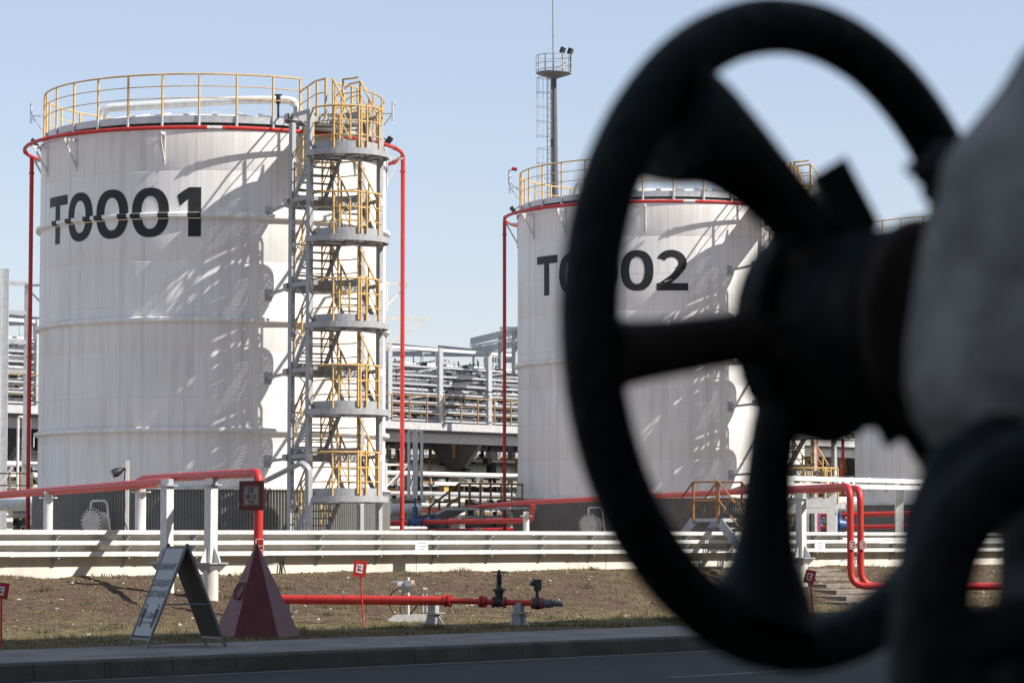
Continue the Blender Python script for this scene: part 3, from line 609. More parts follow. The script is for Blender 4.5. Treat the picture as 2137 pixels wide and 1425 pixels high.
for px, kind in ((596, 0), (905, 1), (1083, 1)):
    c = s(px) if px > 940 else P(px, 1252, 45.3 + (940 - px) * .0018); zg = .0; top = gz.z - (.072 if px < 940 else .044)
    t = thing('pipe_stand', (c.x, c.y, 0), {596: 'low pale stand just right of the red pyramid', 905: 'low grey stand below the first flange of the ground pipe', 1083: 'low grey stand between the two dark valves'}[px], 'pipe stand', 'low stands under the red ground pipe')
    X = Vector((.8, -.6, 0)); Y = Vector((.6, .8, 0)); zm = top - .12
    MB().box((c.x, c.y, (zm + top) / 2 + .01), (.07, .05, (top - zm) / 2 + .01), (X, Y, up)).build('saddle', M_GREY, t)
    MB().box((c.x, c.y, zm - .01), (.14, .12, .009), (X, Y, up)).build('plate', M_GREY, t)
    MB().box((c.x, c.y, (zm - .02) / 2 - .05), (.085, .07, (zm) / 2 + .03), (X, Y, up)).build('post', M_WHITE2 if px < 700 else M_GREY, t)
    g = MB(); g.prism([(0, 0), (.14, 0), (.1, .03), (0, .16)], Vector((c.x, c.y, -.0)) + X * .085, X, up, Y, .012); g.build('gusset', M_WHITE2, t); g = MB(); g.prism([(0, 0), (-.14, 0), (-.1, .03), (0, .16)], Vector((c.x, c.y, -.0)) - X * .085, X, up, Y, .012); g.build('gusset', M_WHITE2, t)
pile_post(440, 1245, 36.0, ZP - .185, 'square white post just left of the hydrant sign, second from the left on a pile')
pile_post(348, 1245, 36.9, ZP - .185, 'square white post rising behind the black and white A-board')
pile_post(1672, 1245, 36.0, ZP - .24, 'square white post behind the handwheel under the double red pipe')
for px, Y, lb, zt in ((100, 60.5, 'round white post nearest the left edge under the long red pipe', 2.2), (293, 52.8, 'round white post right of the black floodlight under the long red pipe', 2.2), (1098, 84, 'round white post under the red pipe elbow near the tank lettered T0002', 2.0)):
    q = P(px, 1100, Y); t = thing('pipe_support', (q.x, q.y, .68), lb, 'pipe support', 'round white pipe posts')
    MB().cyl((q.x, q.y, .5), (q.x, q.y, zt), .10 if px < 900 else .09, n=18).build('post', M_WHITE, t); c = MB(); c.box((q.x, q.y, zt), (.17, .14, .012)); c.box((q.x, q.y, zt + .07), (.08, .06, .06)); c.build('saddle', M_WHITE, t)
# long red pipe to the right with the double drop
q1 = P(1672, 1019, 60.7); q2 = P(1775, 1019, 57.0); 
def chain(z, lst): return [PZ(px, py, z) if Y is None else P(px, py, Y) for px, py, Y in lst]
mp_ = [P(852, 1069, 112), P(1100, 1048, 85.6), P(1200, 1043, 79.5), P(1672, 1019, 60.7), P(1774, 1014, 57.0)]
zg = PZ(1790, 1223, .0); dn = Vector((mp_[-1].x, mp_[-1].y, P(1780, 1223, 57).z)); en = P(2240, 1224, 56.0)
red_pipe('fire_main', mp_[:1] + mp_[1:] + [dn, en], .068, 'long red pipe dropping behind the handwheel, front one of the pair', .32)
off = Vector((.34, 1.2, 0)); a = [P(1690, 1020, 60.7) + Vector((.2, 1.0, 0)), P(1795, 1018, 57.8), None]
a[2] = Vector((a[1].x, a[1].y, P(1800, 1222, 57.8).z)); red_pipe('fire_main', [a[0] + Vector((-.9, 4, 0)), a[1], a[2], a[2] + Vector((3.5, .2, -.01))], .066, 'short red pipe dropping behind the handwheel, rear one of the pair', .32)
for px, Y, wd in ((1775, 56.8, .1), (1795, 57.6, .1)):
    q = P(px, 1137, Y); q.x = (dn.x if px == 1775 else a[2].x) + .03; q.y -= .0
    t = MB(); q.y = (dn.y if px == 1775 else a[2].y) - .078; t.box(q, (.055, .004, .08)); o = t.build('pipe_tag', M_RED); tag(o, 'small white framed red tag on the %s dropping red pipe' % ('front' if px == 1775 else 'rear'), 'tag', 'tags on the double red pipe')
    fr = MB()
    for dx, dz, hx, hz in ((0, .075, .055, .006), (0, -.075, .055, .006), (.05, 0, .005, .08), (-.05, 0, .005, .08), (.01, .03, .02, .008), (-.015, 0, .008, .04), (.012, -.035, .018, .008)): fr.box(q + Vector((dx, -.006, dz)), (hx, .002, hz))
    fr.build('frame', M_PAPER, o)
# low red pipe between the tanks with blue valves
l0, l1, l2, l3 = P(815, 1090, 97), P(1082, 1088, 90), P(1108, 1086, 89), P(1112, 1050, 86.5)
t = red_pipe('fire_branch', [l0, l2, l3], .08, 'low red pipe with two blue valves between the first two tanks', .3, flanges=((P(940, 1089, 93.5), (1, 0, 0), .13),))
for px in (866, 902):
    c = P(px, 1089, 95); b = MB(); b.tube([c + Vector((-.24, 0, 0)), c + Vector((-.2, 0, 0)), c + Vector((-.19, 0, 0)), c, c + Vector((.19, 0, 0)), c + Vector((.2, 0, 0)), c + Vector((.24, 0, 0))], [.16, .16, .1, .15, .1, .16, .16], 16)
    if px == 866: b.cyl(c, c + up * .5, .09); b.cyl(c + up * .5, c + up * .8, .03)
    else: b.cyl(c, c + up * .24, .1); b.cyl(c + up * .22, c + up * .26, .14)
    b.build('blue_valve', M_BLUE, t)
t = red_pipe('fire_branch', [P(690, 1112, 104), P(1075, 1105, 104)], .09, 'dark red pipe lowest between the first two tanks', m=M_REDD)
t3a = red_pipe('fire_branch', [P(1712, 1075, 99), P(1920, 1070, 96)], .08, 'upper red pipe in front of the farthest tank')
t3b = red_pipe('fire_branch', [P(1715, 1101, 99), P(1920, 1097, 96)], .07, 'lower red pipe in front of the farthest tank')
c = P(1752, 1095, 98); b = MB(); b.tube([c + Vector((-.22, 0, 0)), c, c + Vector((.22, 0, 0))], [.16, .24, .16], 14); b.cyl(c, c + up * .6, .06); b.build('blue_valve', M_BLUE, t3b)
b = MB(); c = P(1704, 1085, 98); b.cyl(c - up * .5, c + up * .6, .14); b.build('blue_valve', M_BLUE, t3b)
# insulated white pipes
def ins_pipe(pts, r, label):
    t = thing('insulated_pipe', pts[0], label, 'insulated pipe'); MB().tube(bend(pts, r * 2, 6), r, 18).build('pipe', M_WHITE, t)
    q = MB(); d_ = (Vector(pts[1]) - Vector(pts[0])).normalized(); k = .5
    while k < (Vector(pts[1]) - Vector(pts[0])).length: c_ = Vector(pts[0]) + d_ * k; q.cyl(c_, c_ + d_ * .03, r + .006, n=18); k += 1.0
    q.build('cladding_strap', M_GALV, t)
ins_pipe([P(-80, 1052, 92), P(78, 1050, 88), P(78, 1095, 88)], .22, 'thick white insulated pipe low at the left edge')
ins_pipe([P(808, 1063, 99), P(870, 1062, 101)], .20, 'short white insulated pipe right of the first tank')
ins_pipe([P(1738, 1051, 92), P(1790, 1051, 92)], .23, 'short white insulated pipe end behind the double red pipe')

# ---------------------------------------------------------------- tray bridge on the right
t = thing('tray_bridge', P(1733, 1105, 70), 'white elevated double cable tray bridge behind the double red pipe', 'cable tray')
a0, a1 = P(1618, 997, 72), P(2180, 1012, 92)
bq = MB(); bq.bar(a0, a1, .3, .12); bq.build('upper_tray', M_WHITE, t)
a0, a1 = P(1618, 1012, 72), P(2180, 1023, 92); bq = MB(); bq.bar(a0, a1, .3, .12); bq.build('lower_tray', M_WHITE, t)
for k in range(18):
    p_ = P(1618, 1005, 72).lerp(P(2180, 1018, 92), k / 17); bq = MB(); bq.bar(p_ + up * .18, p_ - up * .24, .05); bq.build('hanger', M_GALV, t)
for px, Y, py, w_ in ((1733, 75.6, 1012, .2), (1876, 81, 1008, .22), (2128, 90, 1012, .2)):
    q = P(px, py, Y); bq = MB(); bq.rng(q.x - w_ / 2, q.x + w_ / 2, q.y - w_ / 2, q.y + w_ / 2, .5, q.z); bq.build('post', M_WHITE, t)
bq = MB(); q = P(1640, 1052, 74); q2 = P(1745, 1048, 74); bq.bar(q, q2, .3, .22); q = P(1625, 1066, 74); q2 = P(1748, 1066, 74); bq.bar(q, q2, .3, .12); bq.build('short_tray', M_WHITE, t)

# ---------------------------------------------------------------- crossing stairs over the trays
c = PV(1498, 1100, VW); cu, _ = UV(c)
t = thing('crossing_stairs', W(cu, VW, .68), 'orange railed steel steps crossing the trays below the tank lettered T0002', 'crossing stairs')
MB().rng(cu - .42, cu + .42, VW - .36, VW + .36, 1.72, 1.80, W).build('platform', M_GREY, t)
for s_ in (-1, 1):
    fl = MB(); n = 5
    for k in range(n): f = (k + 1) / n; vv_ = VW + s_ * (.36 + .2 * (k + 1)); fl.rng(cu - .4, cu + .4, vv_ - .11, vv_ + .11, 1.76 - .2 * (k + 1), 1.79 - .2 * (k + 1), W)
    for uu in (-.43, .43): fl.bar(W(cu + uu, VW + s_ * .36, 1.74), W(cu + uu, VW + s_ * 1.4, .68), .02, .2)
    fl = fl.build('stair_flight', M_GREY, t)
for uu in (-.43, .43):
    hr = MB()
    for h_ in (.84, .42):
        hr.tube([W(cu + uu, VW + 1.4, .68 + h_), W(cu + uu, VW + .36, 1.78 + h_), W(cu + uu, VW - .36, 1.78 + h_), W(cu + uu, VW - 1.4, .68 + h_)], .024, 6)
    for v_, z_ in ((1.4, .68), (.36, 1.78), (-.36, 1.78), (-1.4, .68)): hr.bar(W(cu + uu, VW + v_, z_ - .1), W(cu + uu, VW + v_, z_ + .84), .042)
    hr.build('handrail', M_ORA, t)
# concrete steps on the bank
t = thing('concrete_steps', PV(1770, 1245, 33), 'old concrete steps set in the bank below the double red pipe', 'steps')
c = PV(1745, 1225, 35); cu, _ = UV(c)
for k in range(7):
    v_ = 33.4 + .95 * k; u_ = UV(PV(1800 - 21 * k, 1200, v_))[0]
    zz = max(bank_z(u_, v_), bank_z(u_ + 1, v_)) + .025; q = MB(); q.rng(u_ - .85, u_ + .85, v_ - .45, v_ + .5, zz - .3, zz, W); q.build('step', M_STEPS, t)

# ---------------------------------------------------------------- pipe rack behind the tanks
M_FASC = mat('light_grey_fascia', (.46, .46, .46), .5, dirt=(.3, .28, .26), dirt_amt=.4, dscale=(1, 1, .1)); VR = 80.0; X_ = Vector((Ux, Uy, 0))
rk = thing('pipe_rack', W(85, VR, .7), 'long grey steel pipe rack of stacked pipes running behind the tanks', 'pipe rack')
UR0, UR1 = 52, 134
dk = MB(); dk.rng(UR0, UR1, VR - .9, VR + 7, 5.62, 5.72, W); dk.build('deck', M_GREYD, rk)
dk = MB(); dk.rng(UR0, UR1, VR - 1.02, VR - .92, 5.66, 5.95, W); dk.build('fascia', M_FASC, rk)
dk = MB(); dk.rng(UR0, UR1, VR - .35, VR - .15, 5.18, 5.60, W); dk.rng(UR0, UR1, VR - .45, VR - .05, 5.5, 5.54, W); dk.rng(UR0, UR1, VR + 5.8, VR + 6.0, 5.18, 5.6, W); dk.build('girder', M_GALV, rk)
jm = MB()
for k in range(56): u = UR0 + 1.475 * k; jm.rng(u, u + .1, VR - .1, VR + 6.9, 5.3, 5.6, W)
jm.build('floor_joists', M_GREYD, rk)
fine = MB()
for h_, r_ in ((1.05, .024), (.7, .015), (.36, .015)): fine.tube([W(UR0, VR - .98, 5.95 + h_), W(UR1, VR - .98, 5.95 + h_)], r_, 6)
for k in range(82): u = UR0 + k; fine.bar(W(u, VR - .98, 5.75), W(u, VR - .98, 7.0), .045)
fine.build('guard_rail', mat('brown_ochre_rail', (.30, .20, .10), .6), rk)
for k in range(28):
    u = 81.8 + 2.95 * (k - 10)
    for v_ in (VR, VR + 5.6):
        q = MB(); q.rng(u - .11, u + .11, v_ - .11, v_ + .11, 5.73, 9.05 - (0 if v_ == VR else .3), W)
        q.build('column', M_GALV, rk)
    q = MB(); q.bar(W(u, VR, 8.95), W(u, VR + 5.6, 9.6 if k % 2 else 9.2), .14, .22); 
    for lv in range(7): z_ = 6.15 + .36 * lv; q.rng(u - .06, u + .06, VR + .12, VR + 5.5, z_ - .10, z_, W)
    q.build('crossbeam', M_GREY, rk)
    if k % 2 == 0:
        q = MB(); q.rng(u - .2, u + .2, VR + 1.5, VR + 2.0, .5, 4.1, W); q.build('concrete_column', M_CONC, rk)
        q = MB(); X3 = Vector((-Uy, Ux, 0)); q.prism([(-1.3, 5.2), (1.4, 5.2), (1.3, 5.05), (.4, 4.1), (-.3, 4.1), (-1.2, 5.05)], W(u - .12, VR + 1.75, 0), X3, up, X_, .24); q.build('bracket_head', M_GREYD, rk)
tp = MB(); tp.bar(W(UR0, VR, 8.97), W(UR1, VR, 8.97), .10, .12); tp.build('top_beam', M_WHITE, rk)
lv_cols = [M_WHITE, M_GALV, M_WHITE, M_GREY, M_GALV]
for lv in range(7):
    z_ = 6.15 + .36 * lv
    sb = MB(); sb.rng(UR0, UR1, VR - .02, VR + .08, z_ - .09, z_ - .02, W); sb.build('side_beam', M_GALV, rk)
    for j in range(7):
        r_ = rnd.choice((.025, .04, .05, .07, .09)); v_ = VR + .35 + .75 * j + rnd.uniform(-.1, .1)
        s0 = UR0 + rnd.uniform(0, 6); s1 = UR1 - rnd.uniform(0, 6)
        q = MB(); pts = [W(s0, v_, z_ + r_)]; u = s0
        if lv == 6 and j % 3 == 0: pts += [W(84 + j, v_, z_ + r_), W(84 + j, v_, z_ + r_ + .5), W(85.2 + j, v_, z_ + r_ + .5), W(85.2 + j, v_, z_ + r_)]
        pts.append(W(s1, v_, z_ + r_)); q.tube(bend(pts, .2, 3), r_, 8); q.build('pipe', rnd.choice(lv_cols) if j < 2 else (M_VGREEN, M_GREY, M_GREYD, M_GALV)[(j + lv) % 4], rk)  # rear rows mostly dark: shade of the gaps put into their colour
# clutter in the rack: droppers, clamps, hangers, lamps
cl = MB(); cl2 = MB()
for k in range(4200):
    u = rnd.uniform(UR0, UR1); lv = rnd.randrange(7); z_ = 6.15 + .36 * lv; v_ = VR + .12 + 5.2 * rnd.random() ** 1.8
    g = cl if k % 7 % 2 else cl2
    if k % 4 == 0: g.bar(W(u, v_, z_), W(u, v_, z_ + .36 * rnd.choice((1, 1, 2))), .03)
    elif k % 4 == 1: g.bar(W(u, v_, z_ + .1), W(u + rnd.uniform(.3, 1.5), v_ + rnd.uniform(-.6, .6), z_ + .1 + rnd.uniform(0, .15)), .05)
    elif k % 4 == 2: g.rng(u, u + rnd.uniform(.08, .3), v_, v_ + .2, z_, z_ + rnd.uniform(.08, .22), W)
    else: g.tube(bend([W(u, v_, z_ + .06), W(u, v_ + .5, z_ + .06), W(u, v_ + .5, z_ + .3)], .1, 3), .035, 6)
tag(cl.build('small_fittings', M_GALV, rk), kind='stuff'); tag(cl2.build('dark_fittings', M_VGREEN, rk), kind='stuff')
c3, c4, c5 = MB(), MB(), MB()
for k in range(2600):
    u = rnd.uniform(UR0, UR1); z_ = rnd.choice((1.2, 1.7, 2.2, 2.8, 3.3, 4.0, 4.5)) + rnd.uniform(-.1, .1); v_ = VR + rnd.uniform(.6, 7.5); g = (c3, c4, c4, c3, c4, c5)[k % 6]; o = rnd.randrange(4)
    if o == 0: g.bar(W(u, v_, z_), W(u, v_, z_ + rnd.uniform(.4, 1.6)), rnd.uniform(.04, .12))
    elif o == 1: g.tube([W(u, v_, z_), W(u + rnd.uniform(.6, 3), v_, z_)], rnd.uniform(.03, .12), 8)
    elif o == 2: g.rng(u, u + rnd.uniform(.1, .5), v_, v_ + .3, z_, z_ + rnd.uniform(.15, .45), W)
    else: g.tube(bend([W(u, v_, z_), W(u, v_ + .7, z_), W(u, v_ + .7, z_ + .6)], .15, 3), rnd.uniform(.04, .08), 7)
tag(c3.build('lower_fittings', M_GALV, rk), kind='stuff'); tag(c4.build('lower_dark_fittings', M_VGREEN, rk), kind='stuff'); tag(c5.build('lower_yellow_fittings', M_YEL, rk), kind='stuff')
# cross lattice walkway inside, behind the rail
xb = MB()
for k in range(110):
    u = UR0 + .75 * k; xb.bar(W(u, VR + 6.2, 5.8), W(u + .75, VR + 6.2, 6.9), .04); xb.bar(W(u + .75, VR + 6.2, 5.8), W(u, VR + 6.2, 6.9), .04)
xb.rng(UR0, UR1, VR + 6.15, VR + 6.25, 6.9, 7.0, W); xb.build('lattice_girder', M_GREY, rk)
# pipes slung under the deck
for j, (v_, z_, r_) in enumerate(((VR + .3, 3.95, .10), (VR + .9, 3.95, .08), (VR + .2, 3.15, .09), (VR + 2.6, 4.3, .2), (VR + 3.5, 4.4, .12), (VR + 4.3, 3.4, .15), (VR + 5, 2.7, .1), (VR + 3.2, 2.2, .14), (VR + 5.5, 1.9, .1), (VR + 5.0, 4.6, .08))):
    q = MB(); q.tube([W(UR0, v_, z_), W(UR1, v_, z_)], r_, 10); q.build('pipe', (M_WHITE, M_GALV, M_GREY)[j % 3], rk)
q = MB(); q.rng(84.6, 110, VR + .1, VR + .22, 3.5, 3.64, W); q.build('support_beam', M_WHITE, rk); q = MB(); q.rng(84.6, 110, VR + .1, VR + .22, 2.95, 3.06, W); q.build('support_beam', M_GALV, rk); q = MB(); q.rng(UR0, 66, VR + .1, VR + .22, 3.5, 3.66, W); q.build('support_beam', M_WHITE, rk)
for k in range(24):
    u = 54 + 3.2 * k; q = MB(); q.rng(u, u + .16, VR + 3.0, VR + 3.16, .6, 5.3, W); q.build('steel_post', M_GREY if k % 2 else M_GALV, rk)
# tall post at the left and high frame by the second tank
q = P(8, 840, 97); t = thing('steel_column', (q.x, q.y, .7), 'tall pale steel column at the left edge above the rack', 'steel column')
b = MB(); b.rng(q.x - .13, q.x + .13, q.y - .05, q.y + .05, .6, 10.45); b.rng(q.x - .13, q.x - .10, q.y - .2, q.y + .2, .6, 10.45); b = b.build('post', M_GALV, t)
b = MB(); x1 = q.x + .62; b.rng(x1 - .07, x1 + .07, q.y + .6, q.y + .75, 3, 10.0); b.build('post', M_GREY, t)
for z_ in (10.0, 9.0, 8.0, 7.0): b = MB(); b.bar((q.x, q.y + .3, z_), (x1, q.y + .6, z_), .08, .14); b.build('tie', M_GREY, t)
t = thing('steel_frame', W(91, VR + 4, .7), 'high grey steel beams rising just left of the tank lettered T0002', 'steel frame')
for (a_, b_, w_, h_) in ((P(985, 712, 122), P(1088, 688, 114), .16, .26), (P(985, 732, 122), P(1088, 716, 114), .16, .24), (P(990, 705, 122), P(990, 760, 122), .12, .12), (P(1045, 700, 117), P(1045, 770, 117), .16, .16), (P(1075, 690, 114.5), P(1075, 780, 114.5), .2, .2)):
    b = MB(); b.bar(a_, b_, w_, h_); b.build('beam', M_GREY, t)
for k in range(4): b = MB(); b.bar(P(985 + 24 * k, 722 - 4 * k, 121 - 1.8 * k), P(1005 + 24 * k, 719 - 4 * k, 120 - 1.8 * k), .2, .08); b.build('cable_rack', M_GALV, t)
# upright U-shaped ducts right of the first tank, and at left
def ducts(pxs, ytop, ybot, Y, label):
    t = thing('pipe_loop', P(pxs[0], ybot, Y), label, 'upright pipes')
    for i in range(0, len(pxs) - 1, 2):
        a_, b_ = P(pxs[i], ybot, Y), P(pxs[i + 1], ybot, Y); tz = P(pxs[i], ytop, Y).z
        q = MB(); q.tube(bend([a_, (a_.x, a_.y, tz), (b_.x, b_.y, tz), b_], .1, 4), .05, 10); q.build('loop', M_WHITE, t)
    return t
ducts([853, 864, 869, 880], 898, 1040, 100, 'upright white pipe loops just right of the first tank')
t = ducts([36, 47, 52, 60], 870, 1040, 98, 'upright white pipe loops at the left edge below the rack')
for (p_, q_, w_) in ((P(876, 950, 101), P(1086, 965, 96), .24), (P(876, 968, 101), P(1086, 978, 96), .2)):
    pass
# brown catwalk with steps between the tanks
t = thing('catwalk', P(960, 1075, 96), 'brown railed catwalk with steep steps between the first two tanks', 'catwalk')
MB().bar(P(955, 1062, 97), P(1092, 1060, 93), 1.0, .08).build('deck', M_GREY, t)
MB().bar(P(955, 1060, 97), P(895, 1092, 99), .8, .1).build('stair_flight', M_GREY, t)
M_OCH = mat('brown_ochre_paint', (.22, .12, .035), .6)
for dy in (0, 1.0):
    q = MB(); 
    for h_ in (0, .45): q.tube([P(895, 1058, 99) + Vector((0, dy, -h_)), P(958, 1008, 97) + Vector((0, dy, -h_)), P(1092, 1010, 93) + Vector((0, dy, -h_))], .028, 6)
    for k in range(7): a_ = P(958 + 22 * k, 1009, 97 - .6 * k) + Vector((0, dy, 0)); q.bar(a_, a_ - up * .9, .045)
    for k in range(3): a_ = P(895 + 21 * k, 1058 - 17 * k, 99 - .7 * k) + Vector((0, dy, 0)); q.bar(a_, a_ - up * .8, .04)
    q.build('handrail', M_OCH, t)
t = thing('catwalk', P(30, 1045, 92), 'brown railed catwalk at the left edge below the rack', 'catwalk')
q = MB(); 
for py in (987, 1012): q.bar(P(-60, py, 92), P(70, py + 1, 90), .045)
for px in (-10, 20, 42, 66): q.bar(P(px, 985, 91), P(px, 1060, 91), .045)
q.build('handrail', M_OCH, t); MB().bar(P(-60, 1034, 92), P(70, 1034, 90), .6, .08).build('deck', M_GREY, t)
q = MB(); q.bar(P(-10, 1030, 93), P(26, 975, 93), .08); q.build('brace', M_WHITE, t)
# distant process frames with yellow galleries
for i, (px, Y, wd, hz, lb) in enumerate(((930, 150, 9, 5.6, 'distant yellow railed steel frame seen under the rack'), (1075, 165, 8, 6.0, 'distant yellow railed frame just left of the tank lettered T0002'), (25, 150, 8, 5.2, 'distant yellow railed steel frame at the left edge under the rack'), (1735, 185, 8, 8.5, 'distant grey frame of stacked pipes behind the double red pipe'), (845, 135, 3.0, 4.2, 'narrow distant yellow railed frame right of the first tank'))):
    q0 = P(px, 1123, Y); t = thing('steel_frame', (q0.x, q0.y, .7), lb, 'steel frame')
    fr = MB(); yr = MB(); pp = MB()
    nx = int(wd / 1.5) + 1
    for a_ in range(nx):
        for b_ in range(3): x = q0.x - wd / 2 + wd * a_ / (nx - 1); y = q0.y + 2.5 * b_; fr.rng(x - .08, x + .08, y - .08, y + .08, .5, hz)
    z_ = 1.6
    while z_ < hz + .1:
        for b_ in range(3): fr.rng(q0.x - wd / 2, q0.x + wd / 2, q0.y + 2.5 * b_ - .06, q0.y + 2.5 * b_ + .06, z_ - .15, z_)
        for dz in (.4, .75, 1.1): yr.rng(q0.x - wd / 2, q0.x + wd / 2, q0.y - .34, q0.y - .30, z_ + dz - .03, z_ + dz + .03)
        for a_ in range(int(wd / .8)): x = q0.x - wd / 2 + .8 * a_; yr.rng(x - .03, x + .03, q0.y - .34, q0.y - .28, z_, z_ + 1.1)
        for j in range(7): y = q0.y + rnd.uniform(0, 5); zz = z_ + rnd.uniform(.1, 1.2); pp.tube([(q0.x - wd / 2, y, zz), (q0.x + wd / 2, y, zz)], rnd.uniform(.04, .14), 8)
        for j in range(5): x = q0.x + rnd.uniform(-.5, .5) * wd; y = q0.y + rnd.uniform(0, 4); pp.tube([(x, y, z_), (x, y, z_ + 1.3)], rnd.uniform(.05, .15), 8)
        z_ += 1.6
    fr.build('frame', M_GREY, t); pp.build('pipework', M_GALV, t)
    yr.build('guard_rail', M_YEL if i != 3 else M_GREY, t)
# low equipment behind the trays between the tanks
for px, Y, lb in ((1010, 103, 'small white box among low equipment between the tanks'), (50, 84, 'dark low pump set near the left edge')):
    q = P(px, 1100, Y); t = thing('pump', (q.x, q.y, .7), lb, 'pump'); b = MB(); b.cyl((q.x - .5, q.y, 1.15), (q.x + .3, q.y, 1.15), .28, n=16); b.cyl((q.x + .3, q.y, 1.15), (q.x + .6, q.y, 1.15), .16); b.cyl((q.x - .2, q.y, 1.15), (q.x - .2, q.y, 1.75), .09)
    b.build('casing', M_VGREEN if px < 100 else M_GALV, t); MB().rng(q.x - .6, q.x + .7, q.y - .3, q.y + .3, .6, .86).build('base', M_CONCG, t)

# ---------------------------------------------------------------- lightning mast
YM = 140; q = P(1157, 1123, YM); mx_, my_ = q.x, q.y; zt = P(1155, 152, YM).z
t = thing('lightning_mast', (mx_, my_, .7), 'tall slender mast with round lamp platform left of the dark handwheel', 'mast')
b = MB(); b.tube([(mx_ + .1, my_, .5), (mx_, my_, zt - .3)], [.34, .13], 16); b.build('pole', mat('dark_mast_steel', (.11, .11, .11), .6, .3), t)
b = MB(); b.tube([(mx_ - .02, my_, zt), (mx_ - .04, my_, zt + 5.5)], [.05, .04], 8); b.build('lightning_rod', M_GREY, t)
Mm = lambda r, a, z: Vector((mx_ + r * math.sin(a), my_ - r * math.cos(a), z))
b = MB(); b.lathe([(.12, zt - .32), (.86, zt - .06), (.86, zt), (.0, zt)], 32, Mm); b = b.build('platform', M_GREYD, t)
b = MB()
for k in range(12): a_ = R(30 * k); b.bar(Mm(.86, a_, zt - .06), Mm(.86, a_, zt + .82), .035)
for h_ in (.82, .42, .1): b.tube([Mm(.86, R(10 * k), zt + h_) for k in range(36)], .02, 6, True)
b.build('guard_rail', M_GREY, t)
for dx, dy in ((.42, -.5), (.80, -.2)):
    c = Vector((mx_ + dx, my_ + dy, zt + 1.02)); b = MB(); X = Vector((.9, -.3, -.35)).normalized(); Y3 = Vector((.3, .95, 0)).normalized(); b.box(c, (.08, .2, .15), (X, Y3, X.cross(Y3).normalized())); b.bar(c, c - up * 1.0, .05); b.build('floodlight', M_VGREEN, t)
b = MB(); b.box((mx_ + .45, my_ - .55, zt + .35), (.13, .08, .22)); b.build('control_box', M_WHITE, t)
lx = mx_ - .47; ly = my_ - .3; b = MB()
for dx in (.14, .32): b.bar((lx + dx, ly + .35, .7), (lx + dx, ly + .35, zt), .03)
z_ = 1.0
while z_ < zt - .1: b.bar((lx + .14, ly + .35, z_), (lx + .32, ly + .35, z_), .02); z_ += .3
b = b.build('ladder', M_GREY, t)
for z0, z1 in ((zt - .3, zt - 3.3), (zt - 3.8, zt - 7.1), (zt - 9.6, zt - 11.2), (zt - 11.7, zt - 14.4), (zt - 15, zt - 18)):
    cg = MB(); z_ = z0
    while z_ > z1: cg.tube([(lx + .42 * math.cos(R(20 * k - 180)) * .9, ly + .3 * math.sin(R(20 * k)), z_) for k in range(18)], .014, 5, True); z_ -= .72
    for k in (0, 4, 8, 12, 16): cg.bar((lx - .38 * math.cos(R(20 * k)), ly + .3 * math.sin(R(20 * k)), z0), (lx - .38 * math.cos(R(20 * k)), ly + .3 * math.sin(R(20 * k)), z1), .016)
    cg.build('ladder_cage', M_GREY, t)
zr = zt - 9.0; b = MB(); b.rng(lx - .5, lx + .45, ly - .4, ly + .5, zr - .08, zr); b.build('rest_platform', M_GREYD, t)
b = MB()
for h_ in (.45, 1.0, 1.75): b.tube([(lx - .5, ly + .5, zr + h_), (lx - .5, ly - .4, zr + h_), (lx + .45, ly - .4, zr + h_), (lx + .45, ly + .5, zr + h_)], .02, 5)
for dx, dy in ((-.5, -.4), (.45, -.4), (-.5, .5), (0, -.4)): b.bar((lx + dx, ly + dy, zr), (lx + dx, ly + dy, zr + 1.75), .03)
b.build('rest_rail', M_GREY, t)
# fire detector on the second tank
t = thing('fire_detector', P(1075, 400, 96), 'small red detector on a bracket at the rim of the tank lettered T0002', 'detector')
MB().cyl(P(1068, 352, 96), P(1079, 354, 96), .06).build('head', M_REDD, t); b = MB(); b.bar(P(1063, 355, 96), P(1063, 384, 96), .06); b.bar(P(1063, 380, 96), P(1084, 398, 96), .035); b.bar(P(1063, 356, 96), P(1070, 353, 96), .03); b.build('arm', M_GALV, t)

# ---------------------------------------------------------------- floodlight post at left
Y = 54.0; q = P(265, 1105, Y); t = thing('lamp_post', (q.x, q.y, .6), 'short pale post carrying a black floodlight at left', 'lamp post')
MB().rng(q.x - .035, q.x + .03, q.y - .03, q.y + .03, .6, P(265, 961, Y).z).build('post', M_WHITE2, t)
b = MB(); c = P(246, 984, Y); X = Vector((-.75, -.3, -.35)).normalized(); Y3 = Vector((.3, -.9, .1)); Y3 = (Y3 - X * Y3.dot(X)).normalized(); Z3 = X.cross(Y3)
b.tube([c - X * .10, c - X * .05, c + X * .02, c + X * .11], [.035, .06, .085, .075], 14); b.bar(c - X * .08, P(262, 978, Y), .04); b = b.build('lamp_head', M_BLACK, t); MB().cyl(c + X * .108, c + X * .118, .068, n=14).build('lens', M_GLASS, b)
b = MB(); b.tube(bend([P(262, 978, Y - .05), P(259, 1000, Y - .06), P(261, 1060, Y - .06), P(258, 1085, Y - .06), P(266, 1105, Y - .1)], .2, 4), .011, 6); b.build('cable', M_RUBBER, t)

